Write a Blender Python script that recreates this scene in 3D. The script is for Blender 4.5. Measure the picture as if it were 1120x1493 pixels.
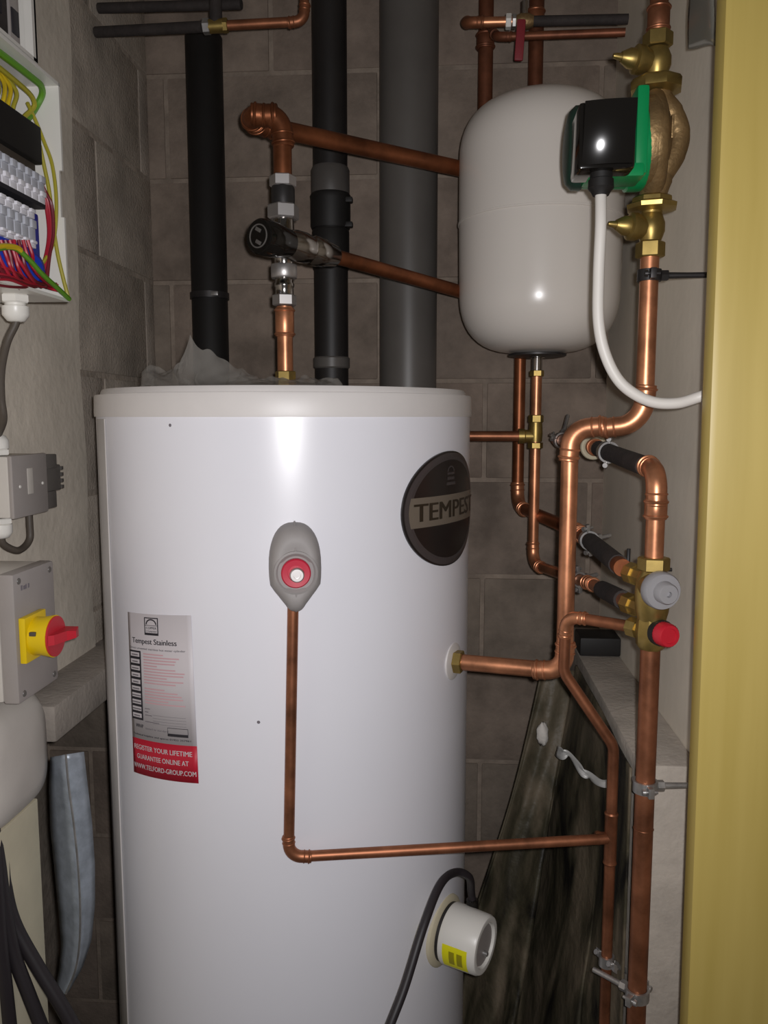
import bpy, bmesh, math, random
from mathutils import Vector, Matrix
random.seed(7)
for o in list(bpy.data.objects): bpy.data.objects.remove(o)
scene = bpy.context.scene
COL = scene.collection
PI = math.pi

# ------------------------------------------------------------------ camera
EYE = 1.45                       # eye height, metres
YAW, TILT, FOC = math.radians(4.3), math.radians(6.65), 1200.0
cam_d = bpy.data.cameras.new('camera')
cam = bpy.data.objects.new('camera', cam_d); COL.objects.link(cam)
cam.location = (0, 0, EYE)
cam.rotation_euler = (PI/2 - TILT, 0, YAW)
cam_d.sensor_fit = 'VERTICAL'; cam_d.sensor_height = 36; cam_d.lens = FOC*36/1493
cam_d.clip_start = .02; cam_d.clip_end = 50
scene.camera = cam

# ------------------------------------------------------------------ world, flash, exposure
w = bpy.data.worlds.new('world'); scene.world = w; w.use_nodes = True
bg = w.node_tree.nodes['Background']
bg.inputs[0].default_value = (1.0, .93, .86, 1); bg.inputs[1].default_value = .045
fl = bpy.data.lights.new('phone_flash', 'SPOT')
fl.energy = 31; fl.color = (1.0, .985, 1.0); fl.shadow_soft_size = .007
fl.spot_size = math.radians(155); fl.spot_blend = 1.0
flo = bpy.data.objects.new('phone_flash', fl); COL.objects.link(flo)
flo.location = (.016, -.004, EYE + .012); flo.rotation_euler = (PI/2 - TILT + .04, 0, YAW)
vs = scene.view_settings
vs.view_transform = 'Standard'; vs.look = 'None'; vs.gamma = 1; vs.exposure = 0
vs.use_curve_mapping = False

# ------------------------------------------------------------------ surveying helpers: a sight line meets a plane or the cylinder
cp, sp_, ct, st = math.cos(YAW), math.sin(YAW), math.cos(TILT), math.sin(TILT)
def ray(px, py):
    x = (px-560)/FOC; y = -(py-746.5)/FOC
    return Vector((x*cp - sp_*ct - y*sp_*st, x*sp_ + cp*ct + y*cp*st, -st + y*ct))
def A(px, py, Y):
    r = ray(px, py); return Vector((0, 0, EYE)) + r*(Y/r.y)
def AX(px, py, X):
    r = ray(px, py); return Vector((0, 0, EYE)) + r*(X/r.x)
CX, CY, CR = -.2390, 1.238, .2742           # the hot water cylinder
def cyl_hit(px, py, R=CR):
    r = ray(px, py)
    a = r.x**2 + r.y**2; b = -2*(r.x*CX + r.y*CY); c = CX**2 + CY**2 - R*R
    t = (-b - math.sqrt(max(0, b*b - 4*a*c)))/(2*a)
    p = Vector((0, 0, EYE)) + r*t
    return math.atan2(p.x-CX, -(p.y-CY)), p.z      # angle from facing -Y, height
def cyl_pt(th, z, R=CR): return Vector((CX + R*math.sin(th), CY - R*math.cos(th), z))

# ------------------------------------------------------------------ materials
def lin(c):
    r = []
    for v in c:
        v /= 255.; r.append(v/12.92 if v <= .04045 else ((v+.055)/1.055)**2.4)
    return r
MATS = {}
def mat(name, col, rough=.5, metal=0., var=.0, vscale=12., bump=0., bscale=120., col2=None, spec=.5, trans=0., alpha=1., coat=0., rvar=0.):
    m = bpy.data.materials.new(name); m.use_nodes = True
    nt = m.node_tree; N = nt.nodes; L = nt.links
    b = N['Principled BSDF']
    c = lin(col) + [1]
    b.inputs['Base Color'].default_value = c
    b.inputs['Roughness'].default_value = rough; b.inputs['Metallic'].default_value = metal
    b.inputs['Specular IOR Level'].default_value = spec
    b.inputs['Transmission Weight'].default_value = trans; b.inputs['Alpha'].default_value = alpha
    b.inputs['Coat Weight'].default_value = coat
    tc = N.new('ShaderNodeTexCoord')
    if var > 0 or col2:
        n = N.new('ShaderNodeTexNoise'); n.inputs['Scale'].default_value = vscale
        n.inputs['Detail'].default_value = 7; n.inputs['Roughness'].default_value = .62
        L.new(tc.outputs['Object'], n.inputs['Vector'])
        rp = N.new('ShaderNodeValToRGB'); rp.color_ramp.elements[0].position = .34; rp.color_ramp.elements[1].position = .68
        c2 = lin(col2) + [1] if col2 else [min(1, x*(1+var)) for x in c[:3]] + [1]
        c1 = c if col2 else [x*(1-var) for x in c[:3]] + [1]
        rp.color_ramp.elements[0].color = c1; rp.color_ramp.elements[1].color = c2
        L.new(n.outputs['Fac'], rp.inputs['Fac']); L.new(rp.outputs['Color'], b.inputs['Base Color'])
        if rvar:
            mr = N.new('ShaderNodeMapRange'); mr.inputs['To Min'].default_value = max(.02, rough-rvar); mr.inputs['To Max'].default_value = rough+rvar
            L.new(n.outputs['Fac'], mr.inputs['Value']); L.new(mr.outputs['Result'], b.inputs['Roughness'])
    if bump > 0:
        n2 = N.new('ShaderNodeTexNoise'); n2.inputs['Scale'].default_value = bscale; n2.inputs['Detail'].default_value = 5
        L.new(tc.outputs['Object'], n2.inputs['Vector'])
        bp = N.new('ShaderNodeBump'); bp.inputs['Strength'].default_value = bump; bp.inputs['Distance'].default_value = .004
        L.new(n2.outputs['Fac'], bp.inputs['Height']); L.new(bp.outputs['Normal'], b.inputs['Normal'])
    MATS[name] = m
    return m
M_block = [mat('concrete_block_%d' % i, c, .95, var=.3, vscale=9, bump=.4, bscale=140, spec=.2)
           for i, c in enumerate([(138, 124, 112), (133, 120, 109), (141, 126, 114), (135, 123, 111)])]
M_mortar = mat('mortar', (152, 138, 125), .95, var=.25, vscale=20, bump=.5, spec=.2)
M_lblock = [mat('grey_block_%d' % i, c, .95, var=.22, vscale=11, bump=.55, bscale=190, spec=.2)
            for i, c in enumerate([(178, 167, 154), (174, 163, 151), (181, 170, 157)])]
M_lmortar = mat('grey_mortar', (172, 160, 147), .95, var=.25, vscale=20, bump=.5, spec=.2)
M_plasterl = mat('rough_plaster', (222, 212, 197), .92, var=.12, vscale=6, bump=.35, bscale=60, spec=.2)
M_plasterr = mat('smooth_plaster', (240, 230, 213), .9, var=.06, vscale=5, bump=.15, bscale=50, spec=.25)
M_ledge = mat('ledge_concrete', (180, 171, 160), .95, var=.2, vscale=8, bump=.4, spec=.2)
M_beam = mat('beam_concrete', (158, 149, 140), .95, var=.2, vscale=8, bump=.4, spec=.2)
M_floor = mat('floor_concrete', (110, 104, 98), .95, var=.2, bump=.3)
M_ceil = mat('ceiling_board', (150, 142, 132), .95, var=.1)
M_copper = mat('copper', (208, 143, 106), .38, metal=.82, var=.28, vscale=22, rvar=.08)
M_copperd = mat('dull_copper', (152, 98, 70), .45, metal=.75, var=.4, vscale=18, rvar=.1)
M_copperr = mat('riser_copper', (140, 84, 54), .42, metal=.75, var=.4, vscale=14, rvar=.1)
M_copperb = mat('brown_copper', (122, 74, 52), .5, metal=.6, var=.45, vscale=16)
M_brass = mat('brass', (168, 144, 84), .4, metal=.85, var=.22, vscale=30)
M_bronze = mat('bronze', (158, 130, 90), .5, metal=.7, var=.3, vscale=25, bump=.25, bscale=180)
M_chrome = mat('chrome', (176, 172, 168), .16, metal=1., var=.1)
M_satin = mat('satin_chrome', (196, 192, 190), .42, metal=.85)
M_steel = mat('zinc_steel', (172, 170, 168), .36, metal=.75, var=.25, vscale=40)
M_irond = mat('dark_iron', (62, 60, 60), .45, metal=.6, var=.2)
M_galv = mat('galvanised_steel', (168, 176, 186), .45, metal=.45, var=.22, vscale=35, rvar=.1)
M_tank = mat('white_enamel_jacket', (228, 227, 233), .3, spec=.5, var=.015, vscale=3)
M_lid = mat('offwhite_plastic', (212, 207, 204), .42, var=.03)
M_vessel = mat('vessel_paint', (226, 219, 211), .25, spec=.55)
M_white = mat('white_plastic', (224, 221, 214), .35)
M_whitec = mat('cable_white', (222, 217, 210), .45)
M_grey = mat('grey_plastic', (152, 145, 141), .5, var=.05)
M_greyl = mat('light_grey_plastic', (196, 190, 182), .5, var=.05)
M_hood = mat('grey_rubber_hood', (148, 143, 141), .6, var=.05, vscale=30)
M_capg = mat('grey_cap', (150, 148, 150), .5)
M_red = mat('red_plastic', (190, 32, 48), .42)
M_redcap = mat('crimson_plastic', (186, 32, 58), .42)
M_lever = mat('faded_red', (132, 40, 48), .5)
M_yellow = mat('yellow_plastic', (226, 192, 8), .4)
M_ystick = mat('yellow_sticker', (226, 220, 18), .5)
M_ystick2 = mat('olive_print', (150, 142, 14), .5)
M_black = mat('black_plastic', (24, 22, 20), .09)
M_blackm = mat('matt_black_plastic', (24, 22, 21), .6, var=.2)
M_blackp = mat('black_pvc', (36, 33, 32), .5, var=.2)
M_darkcable = mat('dark_cable', (40, 35, 38), .5)
M_greycable = mat('grey_brown_cable', (78, 70, 62), .55)
M_gvc = mat('grey_pvc', (96, 92, 88), .42, var=.08, vscale=8)
M_gvcd = mat('grey_pvc_socket', (82, 78, 75), .5, var=.1)
M_green = mat('green_plastic', (8, 138, 78), .35)
M_dgreen = mat('dark_green_plastic', (34, 62, 52), .4)
M_lagging = mat('dark_lagging', (52, 46, 44), .8, var=.25, vscale=40, bump=.4)
M_wire_y = mat('yellow_insulation', (205, 175, 30), .45)
M_wire_g = mat('green_insulation', (96, 150, 40), .45)
M_wire_yg = mat('yellow_green_insulation', (168, 158, 50), .45)
M_wire_r = mat('red_insulation', (170, 28, 48), .45)
M_wire_m = mat('maroon_insulation', (112, 26, 38), .45)
M_blue = mat('blue_plastic', (24, 52, 160), .4)
M_term = mat('terminal_clear_grey', (186, 188, 196), .3, spec=.6)
M_termw = mat('terminal_marker', (226, 224, 230), .4)
M_door = mat('varnished_pine', (178, 152, 66), .42, var=.10, vscale=3, spec=.4)
M_cream = mat('cream_board', (206, 198, 172), .75, var=.08, vscale=8)
M_foil = mat('aluminium_foil', (235, 235, 232), .35, metal=.3)
M_foam = mat('white_foam', (220, 214, 206), .9, bump=.5, bscale=80)
M_paper = mat('label_paper', (206, 200, 203), .5)
M_ink = mat('black_ink', (40, 38, 44), .6)
M_inkg = mat('grey_ink', (112, 106, 112), .6)
M_inkp = mat('pink_ink', (206, 164, 170), .6)
M_lred = mat('label_red', (186, 26, 50), .5)
M_badge = mat('badge_dark', (32, 26, 25), .3)
M_badger = mat('badge_rim', (66, 60, 60), .35)
M_badgeb = mat('badge_band', (110, 100, 88), .4)
M_gold = mat('badge_letter', (44, 36, 26), .4)
M_stain = mat('sealant', (196, 186, 160), .7)

def wood_grain(m):
    nt = m.node_tree; N = nt.nodes; L = nt.links; b = N['Principled BSDF']
    tc = N.new('ShaderNodeTexCoord'); mp = N.new('ShaderNodeMapping'); mp.inputs['Scale'].default_value = (26, 26, 1.6)
    n = N.new('ShaderNodeTexNoise'); n.inputs['Scale'].default_value = 1; n.inputs['Detail'].default_value = 5
    L.new(tc.outputs['Object'], mp.inputs['Vector']); L.new(mp.outputs['Vector'], n.inputs['Vector'])
    rp = N.new('ShaderNodeValToRGB'); rp.color_ramp.elements[0].position = .3; rp.color_ramp.elements[1].position = .72
    rp.color_ramp.elements[0].color = lin((172, 150, 76)) + [1]; rp.color_ramp.elements[1].color = lin((190, 168, 96)) + [1]
    L.new(n.outputs['Fac'], rp.inputs['Fac']); L.new(rp.outputs['Color'], b.inputs['Base Color'])
wood_grain(M_door)

def sheet_mat():
    m = bpy.data.materials.new('dirty_membrane'); m.use_nodes = True
    nt = m.node_tree; N = nt.nodes; L = nt.links; b = N['Principled BSDF']
    tc = N.new('ShaderNodeTexCoord')
    n = N.new('ShaderNodeTexNoise'); n.inputs['Scale'].default_value = 7; n.inputs['Detail'].default_value = 6; n.inputs['Distortion'].default_value = .8
    mp = N.new('ShaderNodeMapping'); mp.inputs['Scale'].default_value = (1.6, 1.6, .55)
    L.new(tc.outputs['Object'], mp.inputs['Vector']); L.new(mp.outputs['Vector'], n.inputs['Vector'])
    rp = N.new('ShaderNodeValToRGB'); e = rp.color_ramp.elements
    e[0].position = .36; e[0].color = lin((22, 19, 16)) + [1]
    e[1].position = .62; e[1].color = lin((122, 110, 92)) + [1]
    k = e.new(.46); k.color = lin((74, 69, 53)) + [1]
    L.new(n.outputs['Fac'], rp.inputs['Fac']); L.new(rp.outputs['Color'], b.inputs['Base Color'])
    b.inputs['Roughness'].default_value = .55
    n2 = N.new('ShaderNodeTexNoise'); n2.inputs['Scale'].default_value = 30; n2.inputs['Detail'].default_value = 4
    L.new(tc.outputs['Object'], n2.inputs['Vector'])
    bp = N.new('ShaderNodeBump'); bp.inputs['Strength'].default_value = .5; bp.inputs['Distance'].default_value = .01
    L.new(n2.outputs['Fac'], bp.inputs['Height']); L.new(bp.outputs['Normal'], b.inputs['Normal'])
    return m
M_sheet = sheet_mat()
def poly_mat():
    m = bpy.data.materials.new('clear_polythene'); m.use_nodes = True
    nt = m.node_tree; N = nt.nodes; L = nt.links; b = N['Principled BSDF']; out = N['Material Output']
    b.inputs['Base Color'].default_value = lin((170, 165, 158)) + [1]; b.inputs['Roughness'].default_value = .3
    tr = N.new('ShaderNodeBsdfTransparent'); mx = N.new('ShaderNodeMixShader'); mx.inputs[0].default_value = .34
    L.new(tr.outputs[0], mx.inputs[1]); L.new(b.outputs[0], mx.inputs[2]); L.new(mx.outputs[0], out.inputs['Surface'])
    return m
M_poly = poly_mat()

# ------------------------------------------------------------------ mesh helpers
def world_of(o):
    v = Vector((0, 0, 0))
    while o: v += o.location; o = o.parent
    return v
def frame(axis, ref=None):
    z = Vector(axis).normalized()
    r = Vector(ref) if ref is not None else (Vector((0, 0, 1)) if abs(z.z) < .9 else Vector((0, -1, 0)))
    x = (r - z*r.dot(z)).normalized(); y = z.cross(x)
    return x, y, z
class MB:
    def __init__(s): s.v = []; s.f = []
    def add(s, vs, fs):
        n = len(s.v); s.v += [Vector(p) for p in vs]; s.f += [tuple(i+n for i in f) for f in fs]; return s
    def box(s, c, size, bev=0., rot=None):
        bm = bmesh.new(); bmesh.ops.create_cube(bm, size=1)
        bmesh.ops.scale(bm, vec=size, verts=bm.verts)
        if bev > 0: bmesh.ops.bevel(bm, geom=bm.edges[:], offset=bev, segments=2, affect='EDGES', profile=.6)
        if rot is not None: bmesh.ops.transform(bm, matrix=rot.to_4x4(), verts=bm.verts)
        bm.verts.index_update()
        s.add([v.co + Vector(c) for v in bm.verts], [[v.index for v in f.verts] for f in bm.faces]); bm.free(); return s
    def bb(s, lo, hi, bev=0.):
        lo, hi = Vector(lo), Vector(hi); return s.box((lo+hi)/2, hi-lo, bev)
    def tube(s, pts, r, n=14, cap=True, flat=None):
        pts = [Vector(p) for p in pts]; m = len(pts); rs = r if isinstance(r, (list, tuple)) else [r]*m
        tan = [(pts[min(i+1, m-1)] - pts[max(i-1, 0)]).normalized() for i in range(m)]
        x, y, z = frame(tan[0]); vs = []; fs = []
        for i in range(m):
            t = tan[i]; x = (x - t*x.dot(t)).normalized(); y = t.cross(x)
            for k in range(n):
                a = 2*PI*k/n; vs.append(pts[i] + (x*math.cos(a) + y*math.sin(a))*rs[i])
        for i in range(m-1):
            for k in range(n):
                fs.append((i*n+k, i*n+(k+1) % n, (i+1)*n+(k+1) % n, (i+1)*n+k))
        if cap: fs.append(tuple(range(n))[::-1]); fs.append(tuple((m-1)*n+k for k in range(n)))
        return s.add(vs, fs)
    def lathe(s, prof, o, axis, n=28, phase=0., ref=None, cap=True):
        x, y, z = frame(axis, ref); o = Vector(o); vs = []; fs = []
        for t, r in prof:
            for k in range(n):
                a = 2*PI*k/n + phase; vs.append(o + z*t + (x*math.cos(a) + y*math.sin(a))*max(r, 1e-5))
        for i in range(len(prof)-1):
            for k in range(n):
                fs.append((i*n+k, i*n+(k+1) % n, (i+1)*n+(k+1) % n, (i+1)*n+k))
        if cap: fs.append(tuple(range(n))[::-1]); fs.append(tuple((len(prof)-1)*n+k for k in range(n)))
        return s.add(vs, fs)
    def hexnut(s, o, axis, t0, t1, r, phase=PI/6, ref=None):
        c = r*.12
        return s.lathe([(t0, r*.9), (t0+c*.7, r), (t1-c*.7, r), (t1, r*.9)], o, axis, 6, phase, ref)
    def ring(s, o, axis, R, rr, n=28, m=8):
        x, y, z = frame(axis); o = Vector(o); vs = []; fs = []
        for i in range(n):
            a = 2*PI*i/n; d = x*math.cos(a) + y*math.sin(a)
            for k in range(m):
                b = 2*PI*k/m; vs.append(o + d*(R + rr*math.cos(b)) + z*rr*math.sin(b))
        for i in range(n):
            for k in range(m):
                fs.append((i*m+k, ((i+1) % n)*m+k, ((i+1) % n)*m+(k+1) % m, i*m+(k+1) % m))
        return s.add(vs, fs)
    def grid(s, fn, nu, nv, wrap=False):
        vs = [fn(i/nu, j/nv) for j in range(nv+1) for i in range(nu+1)]; W = nu+1
        return s.add(vs, [(j*W+i, j*W+i+1, (j+1)*W+i+1, (j+1)*W+i) for j in range(nv) for i in range(nu)])
    def loft(s, rings, cap0=True, cap1=True):
        n = len(rings[0]); vs = [p for r in rings for p in r]; fs = []
        for i in range(len(rings)-1):
            for k in range(n): fs.append((i*n+k, i*n+(k+1) % n, (i+1)*n+(k+1) % n, (i+1)*n+k))
        if cap0: fs.append(tuple(range(n))[::-1])
        if cap1: fs.append(tuple((len(rings)-1)*n+k for k in range(n)))
        return s.add(vs, fs)
    def build(s, name, m, parent=None, smooth=True, ang=40, solid=0.):
        me = bpy.data.meshes.new(name)
        off = world_of(parent) if parent else None
        org = Vector((0, 0, 0))
        if parent is None:
            lo = Vector([min(v[i] for v in s.v) for i in range(3)]); hi = Vector([max(v[i] for v in s.v) for i in range(3)])
            org = Vector(((lo.x+hi.x)/2, (lo.y+hi.y)/2, lo.z)); off = org
        me.from_pydata([v - off for v in s.v], [], s.f)
        bm = bmesh.new(); bm.from_mesh(me); bmesh.ops.recalc_face_normals(bm, faces=bm.faces); bm.to_mesh(me); bm.free()
        if smooth:
            me.shade_smooth(); me.set_sharp_from_angle(angle=math.radians(ang))
        me.materials.append(m)
        o = bpy.data.objects.new(name, me); COL.objects.link(o)
        o.location = org
        if parent: o.parent = parent
        if solid:
            md = o.modifiers.new('thickness', 'SOLIDIFY'); md.thickness = solid; md.offset = 0
        return o
def tag(o, label, cat, group=None):
    o['label'] = label; o['category'] = cat
    if group: o['group'] = group
    return o
def thing(name, label, cat, loc, group=None):
    o = bpy.data.objects.new(name, None); COL.objects.link(o); o.location = Vector(loc); o.empty_display_size = .03
    return tag(o, label, cat, group)
def struct(o): o['kind'] = 'structure'; return o
def plabel(o, t): o['label'] = t; return o

def text_faces(body, size, bold=.0):
    cu = bpy.data.curves.new('t', 'FONT'); cu.body = body; cu.size = size; cu.align_x = 'CENTER'; cu.align_y = 'CENTER'
    cu.resolution_u = 3
    ob = bpy.data.objects.new('t', cu); me = ob.to_mesh()
    vs = [v.co.copy() for v in me.vertices]; fs = [tuple(p.vertices) for p in me.polygons]
    ob.to_mesh_clear(); bpy.data.objects.remove(ob); bpy.data.curves.remove(cu)
    if bold:                                   # heavier strokes: the same letters printed thrice, a hair apart
        n = len(vs); v0, f0 = list(vs), list(fs)
        for k, d in ((1, -bold), (2, bold)):
            vs += [v + Vector((d, 0, 0)) for v in v0]; fs += [tuple(i+n*k for i in f) for f in f0]
    return vs, fs

def fillet(pts, br):
    """straight stretches and bend arcs of a pipe"""
    pts = [Vector(p) for p in pts]; segs = []; arcs = []; start = pts[0]
    for i in range(1, len(pts)-1):
        a = (pts[i-1]-pts[i]).normalized(); b = (pts[i+1]-pts[i]).normalized()
        half = math.acos(max(-1, min(1, a.dot(b))))/2; R = br[i-1] if isinstance(br, (list, tuple)) else br
        t = R/math.tan(half); t = min(t, (pts[i-1]-pts[i]).length*.49, (pts[i+1]-pts[i]).length*.49); R = t*math.tan(half)
        p0 = pts[i]+a*t; p1 = pts[i]+b*t; c = pts[i] + (a+b).normalized()*(R/math.sin(half))
        u = (p0-c).normalized(); sweep = PI - 2*half; v = ((p1-c) - u*(p1-c).dot(u)).normalized()
        n = 9
        arc = [c + (u*math.cos(sweep*k/n) + v*math.sin(sweep*k/n))*R for k in range(n+1)]
        segs.append((start, p0)); arcs.append(arc); start = p1
    segs.append((start, pts[-1]))
    return segs, arcs
def elbow_mb(arc, r, sock=1.5):
    d0 = (arc[0]-arc[1]).normalized(); d1 = (arc[-1]-arc[-2]).normalized()
    a = arc[0]+d0*r*sock; b = arc[-1]+d1*r*sock
    m = MB().tube([a] + list(arc) + [b], r*1.13, 18)
    for p, d in ((a, d0), (b, d1)):
        m.ring(p - d*r*.35, d, r*1.12, r*.17); m.lathe([(0, r*1.16), (r*.12, r*1.08)], p, d, 18)
    m.ring(a - d0*r*1.25, d0, r*1.1, r*.13); m.ring(b - d1*r*1.25, d1, r*1.1, r*.13)
    return m
def run(name, label, pts, r, br, m=None, mf=None, fit=True, parent=None, cat='pipe', group=None):
    m = m or M_copper; mf = mf or m
    root = parent or thing(name, label, cat, pts[0], group)
    segs, arcs = fillet(pts, br)
    if fit:
        for a, b in segs:
            if (b-a).length > r*.8: MB().tube([a, a.lerp(b, .5), b], r, 18).build('pipe', m, root)
        for arc in arcs: elbow_mb(arc, r).build('elbow', mf, root)
    else:
        path = []
        for i, (a, b) in enumerate(segs):
            path += [a] + ([a.lerp(b, .5)] if (b-a).length > .02 else [])
            if i < len(arcs): path += arcs[i][:-1]
        path.append(segs[-1][1])
        MB().tube(path, r, 18).build('pipe', m, root)
    return root
def collar(p, axis, r, length, m, parent, name='coupling'):
    z = Vector(axis).normalized(); p = Vector(p)
    o = MB().lathe([(-length/2, r*1.1), (-length/2+r*.1, r*1.16), (length/2-r*.1, r*1.16), (length/2, r*1.1)], p, z, 20)
    o.ring(p - z*(length/2-r*.3), z, r*1.15, r*.15); o.ring(p + z*(length/2-r*.3), z, r*1.15, r*.15)
    return o.build(name, m, parent)
def spline(pts, n=8):
    P = [Vector(p) for p in pts]; P = [P[0]*2-P[1]] + P + [P[-1]*2-P[-2]]; out = []
    for i in range(1, len(P)-2):
        for k in range(n):
            t = k/n; a, b, c, d = P[i-1], P[i], P[i+1], P[i+2]
            out.append(.5*((2*b) + (c-a)*t + (2*a-5*b+4*c-d)*t*t + (3*b-a-3*c+d)*t**3))
    out.append(P[-2]); return out
def pipe_clip(p, axis, r, d, length, label, m=None, group=None, base=True, ears=True):
    m = m or M_steel; p = Vector(p); d = Vector(d).normalized(); ax = Vector(axis).normalized()
    root = thing('pipe_clip', label, 'clip', p + d*(r+length), group)
    R = r*1.04; h = .014
    MB().lathe([(-h/2, R), (-h/2, R+.0028), (h/2, R+.0028), (h/2, R)], p, ax, 24, cap=False).build('band', m, root)
    MB().tube([p+d*(R+.001), p+d*(R+length*.5), p+d*(R+length)], [.0042, .0035, .0035], 10).build('rod', m, root)
    MB().hexnut(p, d, R+.002, R+.011, .0068).build('nut', m, root)
    if base: MB().lathe([(R+length-.006, .008), (R+length-.004, .015), (R+length, .016)], p, d, 18).build('base_plate', m, root)
    if ears:
        e = d.cross(ax).normalized()
        for sgn in (-1, 1):
            q = p + e*sgn*(R+.006)
            x, y, z = frame(ax, d)
            rot = Matrix((d, e, ax)).transposed()
            MB().box(q, (.007, .012, h*.9), .001, rot).build('ear', m, root)
            MB().lathe([(-.009, .0022), (.006, .0022), (.006, .0042), (.0095, .0036)], q, -d, 10).build('screw', m, root)
    return root

# ================================================================== THE ROOM
XL, XR, YB = -.619, .327, 1.74
XREC, YREC, ZREC = -.90, 1.064, 1.0      # recess below the left beam
Z0, ZC = 0.0, 2.42
struct(MB().bb((-1.2, -.6, -.06), (1.0, 1.9, 0)).build('floor', M_floor, smooth=False))
struct(MB().bb((-1.2, .3, ZC), (1.0, 1.9, ZC+.06)).build('ceiling', M_ceil, smooth=False))
back = struct(MB().bb((XREC-.06, YB, 0), (XR+.1, YB+.1, ZC)).build('wall_back', M_mortar, smooth=False))
PITCH = .206; ZJ = 1.7285
def blocks(parent, mats, place, u0, u1, ulen, ztop, joint=.009, seed=1, zbot=0):
    """running bond; place(u,z,w,h) -> box lo, hi"""
    rnd = random.Random(seed); z = ZJ - PITCH*9; row = 0
    while z < ztop:
        u = u0 - (ulen/2 if row % 2 else 0) - .12
        while u < u1:
            a = max(u, u0) + joint/2; b = min(u+ulen, u1) - joint/2
            za = max(zbot, z) + joint/2; zb = min(z+PITCH, ztop) - joint/2
            if b - a > .02 and zb - za > .02:
                lo, hi = place(a, b, za, zb, rnd.uniform(-.0015, .0015))
                MB().bb(lo, hi, .003).build('block', mats[rnd.randrange(len(mats))], parent, ang=30)
            u += ulen
        z += PITCH; row += 1
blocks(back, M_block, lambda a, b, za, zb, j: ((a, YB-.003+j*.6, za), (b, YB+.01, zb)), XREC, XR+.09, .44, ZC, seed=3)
# left wall: rough plaster near the door opening, bare block beyond
YS = 1.362
left = struct(MB().bb((XREC-.06, YS-.02, ZREC), (XL, YB, ZC)).build('wall_left', M_lmortar, smooth=False))
struct(MB().bb((XREC-.06, YREC-.02, 0), (XREC, YB, ZREC)).build('wall_left_recess', M_lmortar, smooth=False))
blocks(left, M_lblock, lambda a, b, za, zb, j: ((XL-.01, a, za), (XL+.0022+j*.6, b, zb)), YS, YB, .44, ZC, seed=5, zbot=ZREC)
def wavy(u, v):
    y = .25 + (YS-.25)*u; z = ZC*v
    return Vector((XL + .006 + .004*math.sin(7*y+2.2*z)*math.sin(3.1*z+1) + .002*math.sin(19*z+5*y), y, z))
def wavy_low(u, v):
    q = wavy(u*(YREC-.25)/(YS-.25), v*ZREC/ZC); return q
pl = MB().grid(lambda u, v: wavy(u, (ZREC + (ZC-ZREC)*v)/ZC), 40, 36).grid(wavy_low, 28, 24)
pl.bb((XREC-.06, .25, ZREC), (XL-.004, YS-.001, ZC)).bb((XREC-.06, .25, 0), (XL-.004, YREC, ZREC))
struct(pl.build('wall_left_plaster', M_plasterl, ang=60))
# right wall
struct(MB().bb((XR, .90, 0), (XR+.12, YB+.1, ZC)).build('wall_right', M_plasterr, smooth=False))
ZL = 1.005
struct(MB().bb((.2508, 1.034, 0), (XR, YB-.006, ZL), .004).build('trim_1', M_ledge))
struct(MB().bb((XL, YREC, .998), (-.538, YB-.006, 1.05), .004).build('trim_2', M_beam))
# timber door frame on the right
dx = A(1030, 746, .86).x
lean = Matrix.Rotation(math.radians(-.45), 3, 'Y')
zc_d = EYE
struct(MB().box((dx+.13, .8765, 1.3), (.26, .033, 2.9), .008, lean).build('door_1', M_door))
struct(MB().box((dx+.155, .8965, 1.3), (.22, .007, 2.9), 0, lean).build('trim_3', M_plasterr, smooth=False))

# ================================================================== HOT WATER CYLINDER
cyl = thing('water_cylinder', 'tall white insulated hot water cylinder standing in the middle of the cupboard', 'water heater', (CX, CY, 0))
RIM = EYE; TOP = 1.4865
body = MB().lathe([(0, CR-.004), (.004, CR), (RIM, CR)], (CX, CY, 0), (0, 0, 1), 128, cap=True).build('body', M_tank, cyl)
lid = MB().lathe([(RIM-.001, CR+.0008), (RIM-.001, CR+.0022), (RIM+.002, CR+.0026), (TOP-.011, CR+.0020), (TOP-.008, CR+.0010), (TOP-.0075, CR-.006), (TOP-.004, CR-.007), (TOP, CR-.0095), (TOP+.0005, .02)],
                 (CX, CY, 0), (0, 0, 1), 128).build('lid', M_lid, cyl)
plabel(lid, 'off-white plastic rim and lid of the cylinder')
# jacket seam strip down the left side
sth, _ = cyl_hit(165, 900)
def seam(u, v):
    th = sth - .16 + .16*u
    return cyl_pt(th, .02 + (RIM-.024)*v, CR + .0009)
MB().grid(lambda u, v: seam(u, v), 14, 2).build('seam_strip', M_lid, cyl, solid=.0012)
# ---- data label
cor = {k: cyl_hit(*p) for k, p in dict(tl=(187, 892), tr=(279, 897), bl=(196, 1125), br=(290, 1142)).items()}
def lab(s, t, off):
    a = Vector(cor['tl']).lerp(Vector(cor['tr']), s); b = Vector(cor['bl']).lerp(Vector(cor['br']), s); q = a.lerp(b, t)
    return cyl_pt(q.x, q.y, CR+off)
LW = (Vector(cor['tr'])-Vector(cor['tl'])).x*CR; LH = cor['tl'][1]-cor['bl'][1]
def rect(mb, s0, t0, s1, t1, off):
    n = max(2, int((s1-s0)*16)); return mb.grid(lambda u, v: lab(s0+(s1-s0)*u, t0+(t1-t0)*v, off), n, 1)
def ltext(mb, body, s, t, h, width, off, bold=0.):
    """centre (s,t); h = letter height as a share of the label height, width as a share of label width"""
    vs, fs = text_faces(body, 1.0, bold); x0 = min(v.x for v in vs); x1 = max(v.x for v in vs); y0 = min(v.y for v in vs); y1 = max(v.y for v in vs)
    mb.add([lab(s + (v.x-(x0+x1)/2)/(x1-x0)*width, t - (v.y-(y0+y1)/2)/(y1-y0)*h, off) for v in vs], fs)
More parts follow.
